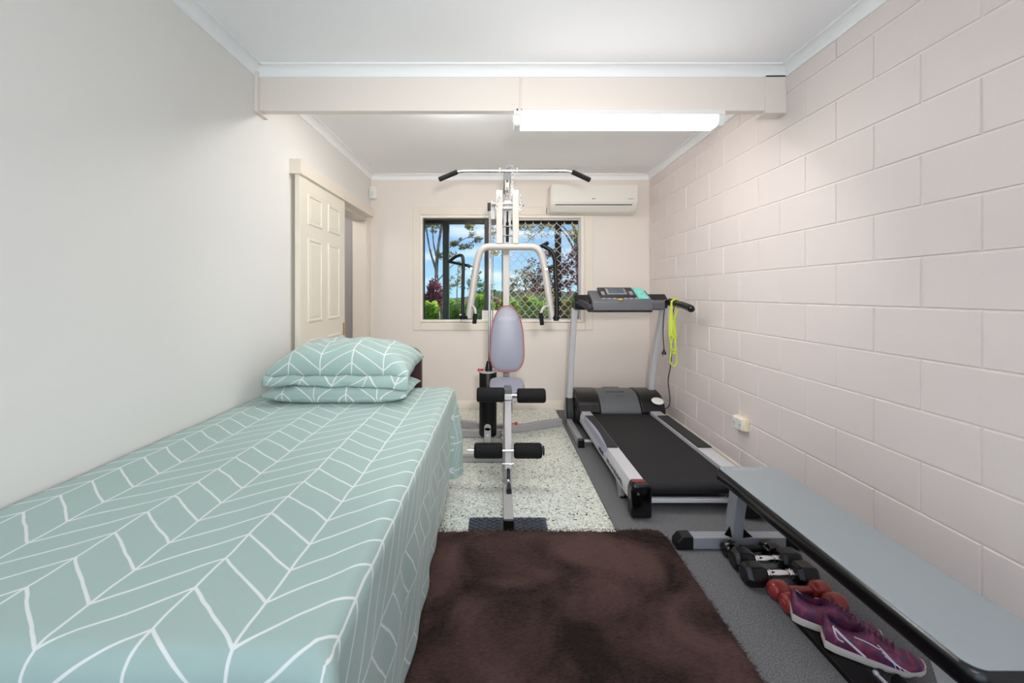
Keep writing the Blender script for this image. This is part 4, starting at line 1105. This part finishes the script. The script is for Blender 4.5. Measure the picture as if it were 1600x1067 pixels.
round_db('round_dumbbell', 'red vinyl dumbbell with its right end hidden behind the sneakers', 1.107, 1.352, 1.596, .0375, 'red_vinyl', .015, group='dumbbells under the bench')

# ------------------------------------------------------------------ sneakers
def sneaker(label, heel, ang, zb, flip=1):
    d = root('sneaker', label, 'shoe', (heel[0], heel[1], zb), 'pair of purple sneakers')
    ca, sa = math.cos(ang), math.sin(ang)
    def Wp(l, w, z): w *= flip; return Vector((heel[0] + ca * l - sa * w, heel[1] + sa * l + ca * w, zb + z))
    Ln = .262; n = 34
    hw = lambda t: .036 * (max(0, 1 - abs((t - .12) / .2) ** 2.5) if t < .12 else 1) ** .5 * (1) if t < .12 else (.036 + .011 * math.sin((t - .12) / .55 * PI / 2) if t < .67 else .047 * max(0.02, 1 - ((t - .67) / .335) ** 2.4) ** .5)
    sole_z = lambda t: .0 + .018 * max(0, (t - .72) / .28) ** 1.6 + .006 * max(0, (.12 - t) / .12)
    rs = []
    for k in range(n + 1):
        t = .004 + .992 * k / n; w = max(hw(t), .006); b = sole_z(t); th = .03 - .008 * t + .003 * math.sin(t * 40) * 0
        notch = .0035 * (1 if math.sin(t * 38) > .6 else 0) if t > .4 else 0
        rs.append([Wp(t * Ln, -w * .9, b + notch), Wp(t * Ln, -w * 1.03, b + th * .5), Wp(t * Ln, -w * 1.0, b + th), Wp(t * Ln, w * 1.0, b + th), Wp(t * Ln, w * 1.03, b + th * .5), Wp(t * Ln, w * .9, b + notch)])
    part('sole', MB().rings(rs), 'shoe_sole', d, smooth_=60)
    rs = []; n = 44
    for k in range(n + 1):
        t = .01 + .975 * k / n; w = max(hw(t), .005) * .985; b = sole_z(t) + .024 - .008 * t
        # height of the upper
        if t < .06: h = .078 + .012 * (t / .06)
        elif t < .42: h = .090 - .016 * math.sin((t - .06) / .36 * PI) - .004
        else: h = .086 * (1 - ((t - .42) / .62) ** 1.15) + .0
        h = max(h, .040) if t < .9 else .040 - .014 * (t - .9) / .1
        top = .02 + .0 + h - .01
        opn = max(0, min(1, (t - .055) / .03)) * max(0, min(1, (.40 - t) / .05))
        dep = opn * (top - .035)
        nar = 1 - .35 * min(1, t / .5) * (1 - .0 * t) if t < .5 else .65 - .0
        pr = []
        cs = ((-1, 0), (-1.04, .25), (-1.0, .5), (-.86 * 1, .76), (-.62, .95), (-.50, 1.0), (-.40, .97), (-.2, .985), (0, 1.0))
        cs = list(cs) + [(-a, b_) for a, b_ in cs[-2::-1]]
        for q, (a, b_) in enumerate(cs):
            z = b + (top - b) * b_ if not (5 < q < 11) else b + (top - b) * b_ - dep * (1.0 if 6 < q < 10 else .9)
            if 5 < q < 11 and opn < .05: z = b + (top - b) * (1.0 + .04 * (1 - abs(a) / .5))
            ww = a * w * (1 if abs(a) > .9 else 1)
            pr.append(Wp(t * Ln, ww, z))
        rs.append(pr)
    part('upper', MB().rings(rs), 'shoe_upper', d, smooth_=60)
    part('insole', MB().rings([[Wp(Ln * t, -.45 * hw(t), .042), Wp(Ln * t, .45 * hw(t), .042), Wp(Ln * t, .45 * hw(t), .038), Wp(Ln * t, -.45 * hw(t), .038)] for t in (.09, .15, .22, .3, .36)]), 'shoe_green' if flip > 0 else 'shoe_lining', d)
    # laces across the tongue
    m = MB()
    for k in range(6):
        t = .42 + k * .055; w = .020; zt_ = .076 * (1 - ((t - .42) / .62) ** 1.15) + .024
        m.tube(smooth([Wp(t * Ln, -w, zt_ - .012), Wp((t + .008) * Ln, -w * .4, zt_ + .001), Wp((t + .022) * Ln, w * .4, zt_ + .0), Wp((t + .03) * Ln, w, zt_ - .014)], 4), .0024, 6)
    part('laces', m, 'shoe_upper', d)
    # side stripes, camera side
    m = MB()
    def side(t, zf, off=.0015):
        w = hw(t); b = sole_z(t) + .024 - .008 * t
        h = (.090 - .016 * math.sin((t - .06) / .36 * PI) - .004) if t < .42 else .086 * (1 - ((t - .42) / .62) ** 1.15)
        top = .01 + h; a = 1.04 - .20 * max(0, zf - .35) / .4
        return Wp(t * Ln, -(w * a + off) if True else 0, b + (top - b) * zf)
    m.tube(smooth([side(.09, .95), side(.13, .55), side(.19, .50)], 5), rect=(.009, .0016), up=(0, 0, 1))
    m.tube(smooth([side(.11, .9), side(.2, .7), side(.3, .42), side(.40, .12)], 5), rect=(.002, .007))
    for k in range(4): m.tube(smooth([side(.52 + k * .02, .86 - k * .1), side(.60 + k * .03, .7 - k * .1), side(.66 + k * .045, .42 - k * .05), side(.68 + k * .045, .14)], 4), .0013, 6)
    m.tube(smooth([side(.30, .9), side(.42, .72), side(.54, .72)], 5), .0016, 6)
    part('side_stripe', m, 'shoe_white', d)
    return d
if True:
    sneaker('purple and pink sneaker under the bench, the nearer shoe of the pair', (1.134, 1.432), math.radians(-28), .034, 1)
    sneaker('purple and pink sneaker behind its mate, touching the red dumbbell', (1.106, 1.548), math.radians(-28), .034, -1)

# black band with pale clips near the camera
r = root('band_handle', 'black exercise handle with pale clips under the bench near the camera', 'handle', (1.26, 1.31, .011))
part('grip_tube', MB().tube([(1.262, 1.30, .03), (1.275, 1.16, .03)], .018, 14), 'foam', r)
part('clip', MB().tube([(1.232, 1.34, .016), (1.236, 1.24, .016)], .006, 8).ball((1.232, 1.335, .018), .009, 8), 'shoe_white', r)
part('strap', MB().tube(smooth([(1.262, 1.30, .03), (1.29, 1.32, .02), (1.302, 1.29, .016), (1.305, 1.2, .014)]), .003, 6), 'shoe_white', r)

# ------------------------------------------------------------------ veranda and garden
o = part('veranda_beam', MB().box(-3.2, 3.4, 6.3, 6.42, 2.335, 2.62), 'veranda_black', bevel=.004); o['kind'] = 'structure'
o = part('veranda_roof', MB().box(-3.3, 3.5, YF + .12, 6.5, 2.62, 2.66), 'veranda_black'); o['kind'] = 'structure'
o = part('veranda_post', MB().box(-.85, -.755, 6.3, 6.4, -.1, 2.335), 'veranda_dark', bevel=.004); tag(o, 'dark green veranda post outside the left half of the window', 'post', 'veranda posts')
o = part('veranda_post', MB().box(.885, .975, 6.3, 6.4, -.1, 2.335), 'veranda_black', bevel=.004); tag(o, 'black veranda post outside behind the diamond security mesh', 'post', 'veranda posts')
o = part('ground', MB().add([(-40, 4.7, -.15), (40, 4.7, -.15), (40, 7.5, -.15), (-40, 7.5, -.15), (-60, 60, -4), (60, 60, -4)], [(0, 1, 2, 3), (3, 2, 5, 4)]), 'garden_ground'); o['kind'] = 'structure'
# low wooded rise on the horizon
hv = []; 
for i in range(61):
    x = -40 + i * 80 / 60; h = 1.3 + .9 * noise.noise(Vector((x * .12, 0, 0))) + .4 * noise.noise(Vector((x * .5, 3, 0)))
    hv += [(x, 44, -4), (x, 46, h), (x, 56, h * .5 - 1)]
o = part('hill', MB().add(hv, [(i * 3 + q, i * 3 + q + 1, i * 3 + q + 4, i * 3 + q + 3) for i in range(60) for q in range(2)]), 'hill_green'); o['kind'] = 'structure'
def leaves(mb, c, rad, n, size, mi=0, shell=.35, flat=1.0):
    c = Vector(c)
    for k in range(n):
        while True:
            p = Vector((random.uniform(-1, 1), random.uniform(-1, 1), random.uniform(-1, 1)))
            if shell < p.length < 1: break
        p = c + Vector((p.x * rad[0], p.y * rad[1], p.z * rad[2]))
        s_ = size * random.uniform(.6, 1.3); a = Vector((random.uniform(-1, 1), random.uniform(-1, 1), random.uniform(-.8, .8) * flat)).normalized()
        b = a.orthogonal().normalized(); b.rotate(Matrix.Rotation(random.uniform(0, 6.28), 3, a))
        t = a.cross(b) * .12 * s_
        mb.add([p - a * s_, p + b * s_ * .42 + t, p + a * s_, p - b * s_ * .42 + t], [(0, 1, 2, 3)])
    return mb
def shrub(c, rad, n, size, m_, name, label, cat, group=None, blobs=5):
    mb = MB()
    if 'hedge' in name: blobs = 12
    for k in range(blobs):
        f = .62; q = (c[0] + random.uniform(-.5, .5) * rad[0], c[1] + random.uniform(-.4, .4) * rad[1], c[2] + random.uniform(-.3, .4) * rad[2])
        if blobs == 12: f = .42; q = (c[0] + (-.62, -.2, .2, .62)[k % 4] * rad[0], c[1] + random.uniform(-.4, .4) * rad[1], c[2] + (-.35, .1, .55)[k // 4] * rad[2] + random.uniform(-.06, .1))
        leaves(mb, q, [v * f for v in rad], n // blobs, size)
    rt = root(name, label, cat, (c[0], c[1], c[2] - rad[2]), group)
    part('foliage', mb, m_, rt, smooth_=None)
    g0 = -.15 if c[1] < 7.5 else -.15 - (c[1] - 7.5) * .0733
    m2 = MB()
    for k in range(4): m2.tube([(c[0] + (k - 1.5) * .05, c[1], g0), (c[0] + (k - 1.5) * rad[0] * .35, c[1] + random.uniform(-.1, .1), c[2] + rad[2] * .2)], [.03, .012], 7)
    part('stem', m2, 'bark', rt)
    return rt
hl = ['bright lime green shrub at the far left of the garden hedge', 'lime green hedge shrub outside behind the dark veranda post', 'lime green hedge shrub seen between the fly arm and the chrome rod',
      'lime green hedge shrub seen behind the gym upright', 'yellow green hedge shrub behind the diamond mesh, left part', 'olive hedge shrub behind the diamond mesh by the black post', 'dark green hedge shrub at the right edge of the window']
for k, x in enumerate((-1.55, -.95, -.32, .25, .82, 1.42, 2.0)):
    top = (1.13, 1.1, 1.17, 1.14, 1.12, 1.12, 1.2)[k]
    shrub((x, 9.0, top - .55), (.255, .3, .56), 3400, .045, ('leaf_lime', 'leaf_lime', 'leaf_lime', 'leaf_lime', 'leaf_lime', 'leaf_olive', 'leaf_green')[k], 'hedge_shrub', hl[k], 'shrub', 'garden hedge')
for k, (x, y, zt_, m_, lab) in enumerate(((-2.05, 14, 1.2, 'leaf_green', 'mid green bush beyond the left end of the hedge'), (-1.05, 13, 1.12, 'leaf_dry', 'pale dry flowering bush beyond the hedge, left of the gym'), (-.12, 14, 1.2, 'leaf_dry', 'pale dry flowering bush beyond the hedge behind the press arm'), (.75, 13.5, 1.22, 'leaf_olive', 'olive bush beyond the hedge behind the backrest'), (1.75, 14, 1.35, 'leaf_olive', 'olive bush beyond the hedge behind the diamond mesh'), (2.8, 13.5, 1.45, 'leaf_green', 'dark bush beyond the hedge at the right of the window'), (3.8, 14, 1.5, 'leaf_green', 'dark bush beyond the hedge at the far right'))):
    shrub((x, y, zt_ - .5), (.48, .35, .6), 2200, .055, m_, 'background_bush', lab, 'bush', 'bushes beyond the hedge')
shrub((-.35, 9.7, .92), (.18, .2, .26), 420, .05, 'leaf_red', 'cordyline_plant', 'small dark red leafed plant rising behind the lime hedge', 'plant')
shrub((-1.53, 10.2, 1.18), (.30, .35, .55), 1500, .055, 'leaf_red', 'red_leaf_shrub', 'tall crimson leafed shrub at the left edge of the window', 'shrub')
def tree(name, label, base, trunk, crowns, m_, leaf, n):
    rt = root(name, label, 'tree', base)
    m2 = MB()
    for t in trunk:
        pts = smooth([Vector(p) for p in t[0]], 5); k = len(pts); m2.tube(pts, [t[1] + (t[2] - t[1]) * i / (k - 1) for i in range(k)], 8)
    part('trunk', m2, 'bark', rt)
    mb = MB()
    for c, rad, w in crowns:
        nb = max(8, int(22 * w))
        for q in range(nb):
            cc = Vector(c) + Vector((random.gauss(0, .5) * rad[0], random.gauss(0, .5) * rad[1], random.gauss(0, .5) * rad[2]))
            rr = random.uniform(.06, .13) * (sc_ if (sc_ := leaf / .045) else 1)
            leaves(mb, cc, (rr * 1.3, rr, rr * .8), max(6, int(n * w / nb * .9)), leaf, shell=.05)
    part('foliage', mb, m_, rt, smooth_=None)
Yt = 11.5
def A(px_, py2, Y=Yt): return tuple(at(px_, py2, Y))
tree('gum_tree', 'tall pale trunked gum tree at the left of the window view', (-1.7, Yt, -.45),
     [([(-1.68, Yt, -.45), A(684, 470), A(682, 430), A(684, 395), A(692, 340), A(700, 300)], .07, .03), ([A(682, 425), A(672, 390), A(665, 350), A(660, 300)], .035, .015), ([A(683, 408), A(677, 375), A(676, 340)], .03, .012),
      ([A(683, 440), A(697, 424), A(710, 412)], .02, .008), ([A(684, 400), A(705, 385), A(728, 372), A(745, 366)], .018, .006), ([A(690, 355), A(715, 345), A(735, 350)], .018, .006)],
     [(A(668, 350), (.35, .3, .28), 1), (A(690, 345), (.3, .3, .25), .8), (A(675, 322), (.5, .4, .3), 1), (A(722, 383), (.42, .3, .16), .7), (A(733, 352), (.14, .2, .13), .5), (A(742, 372), (.2, .2, .1), .4), (A(694, 402), (.3, .3, .12), .35), (A(716, 345), (.3, .2, .1), .35)], 'leaf_gum', .042, 620)
tree('background_tree', 'olive leafed tree overhanging the right half of the window view', (2.6, 12.5, -.52),
     [([(2.6, 12.5, -.52), A(905, 440, 12.5), A(900, 380, 12.5), A(895, 330, 12.5)], .09, .05), ([A(902, 400, 12.5), A(880, 362, 12.5), A(850, 352, 12.5), A(820, 356, 12.5)], .03, .008), ([A(900, 380, 12.5), A(870, 345, 12.5), A(835, 343, 12.5), A(805, 350, 12.5)], .025, .008), ([A(855, 352, 12.5), A(835, 368, 12.5), A(822, 380, 12.5)], .015, .006)],
     [(A(820, 355, 12.5), (.38, .3, .2), 1.1), (A(800, 345, 12.5), (.35, .3, .22), 1), (A(770, 355, 12.5), (.2, .3, .3), .6), (A(865, 352, 12.5), (.5, .3, .12), .6), (A(895, 365, 12.5), (.35, .3, .2), .7), (A(775, 395, 12.5), (.25, .2, .06), .3)], 'leaf_olive', .045, 560)
tree('plum_tree', 'purple leafed tree beyond the window behind the right fly arm', (1.35, 10.5, -.37),
     [([(1.35, 10.5, -.37), A(868, 470, 10.5), A(862, 440, 10.5), A(850, 410, 10.5)], .05, .02), ([A(864, 450, 10.5), A(885, 420, 10.5), A(900, 395, 10.5)], .03, .01), ([A(862, 440, 10.5), A(872, 405, 10.5), A(876, 385, 10.5)], .02, .008)],
     [(A(850, 420, 10.5), (.42, .35, .3), 1), (A(835, 445, 10.5), (.25, .3, .2), .7), (A(890, 430, 10.5), (.4, .35, .35), 1.1), (A(898, 400, 10.5), (.3, .3, .3), .7), (A(862, 395, 10.5), (.25, .25, .15), .35), (A(858, 452, 10.5), (.3, .3, .2), .6)], 'leaf_purple', .05, 560)
tree('young_tree', 'small slender tree far beyond the hedge left of the press arm', (-1.6, 16, -.8),
     [([(-1.55, 16, -.8), A(714, 465, 16), A(715, 440, 16), A(716, 415, 16)], .03, .01)], [(A(714, 438, 16), (.22, .2, .2), .8), (A(720, 418, 16), (.1, .1, .3), .5), (A(708, 448, 16), (.25, .2, .12), .5)], 'leaf_olive', .045, 340)
tree('background_tree', 'mid green tree far beyond the hedge behind the press arm', (-.9, 18, -.9),
     [([(-.95, 18, -.9), A(744, 465, 18), A(743, 440, 18)], .05, .02)], [(A(746, 452, 18), (.55, .4, .45), 1.2), (A(741, 436, 18), (.3, .3, .4), .7), (A(760, 458, 18), (.5, .4, .3), .9)], 'leaf_green', .06, 500)
tree('background_tree', 'pale green tree far beyond the hedge behind the diamond mesh', (1.2, 17, -.85),
     [([(1.15, 17, -.85), A(822, 465, 17), A(820, 430, 17)], .05, .02)], [(A(812, 440, 17), (.6, .4, .4), 1.0), (A(828, 428, 17), (.4, .4, .35), .8), (A(806, 455, 17), (.5, .4, .3), .7), (A(838, 452, 17), (.5, .4, .4), .8)], 'leaf_gum', .06, 420)
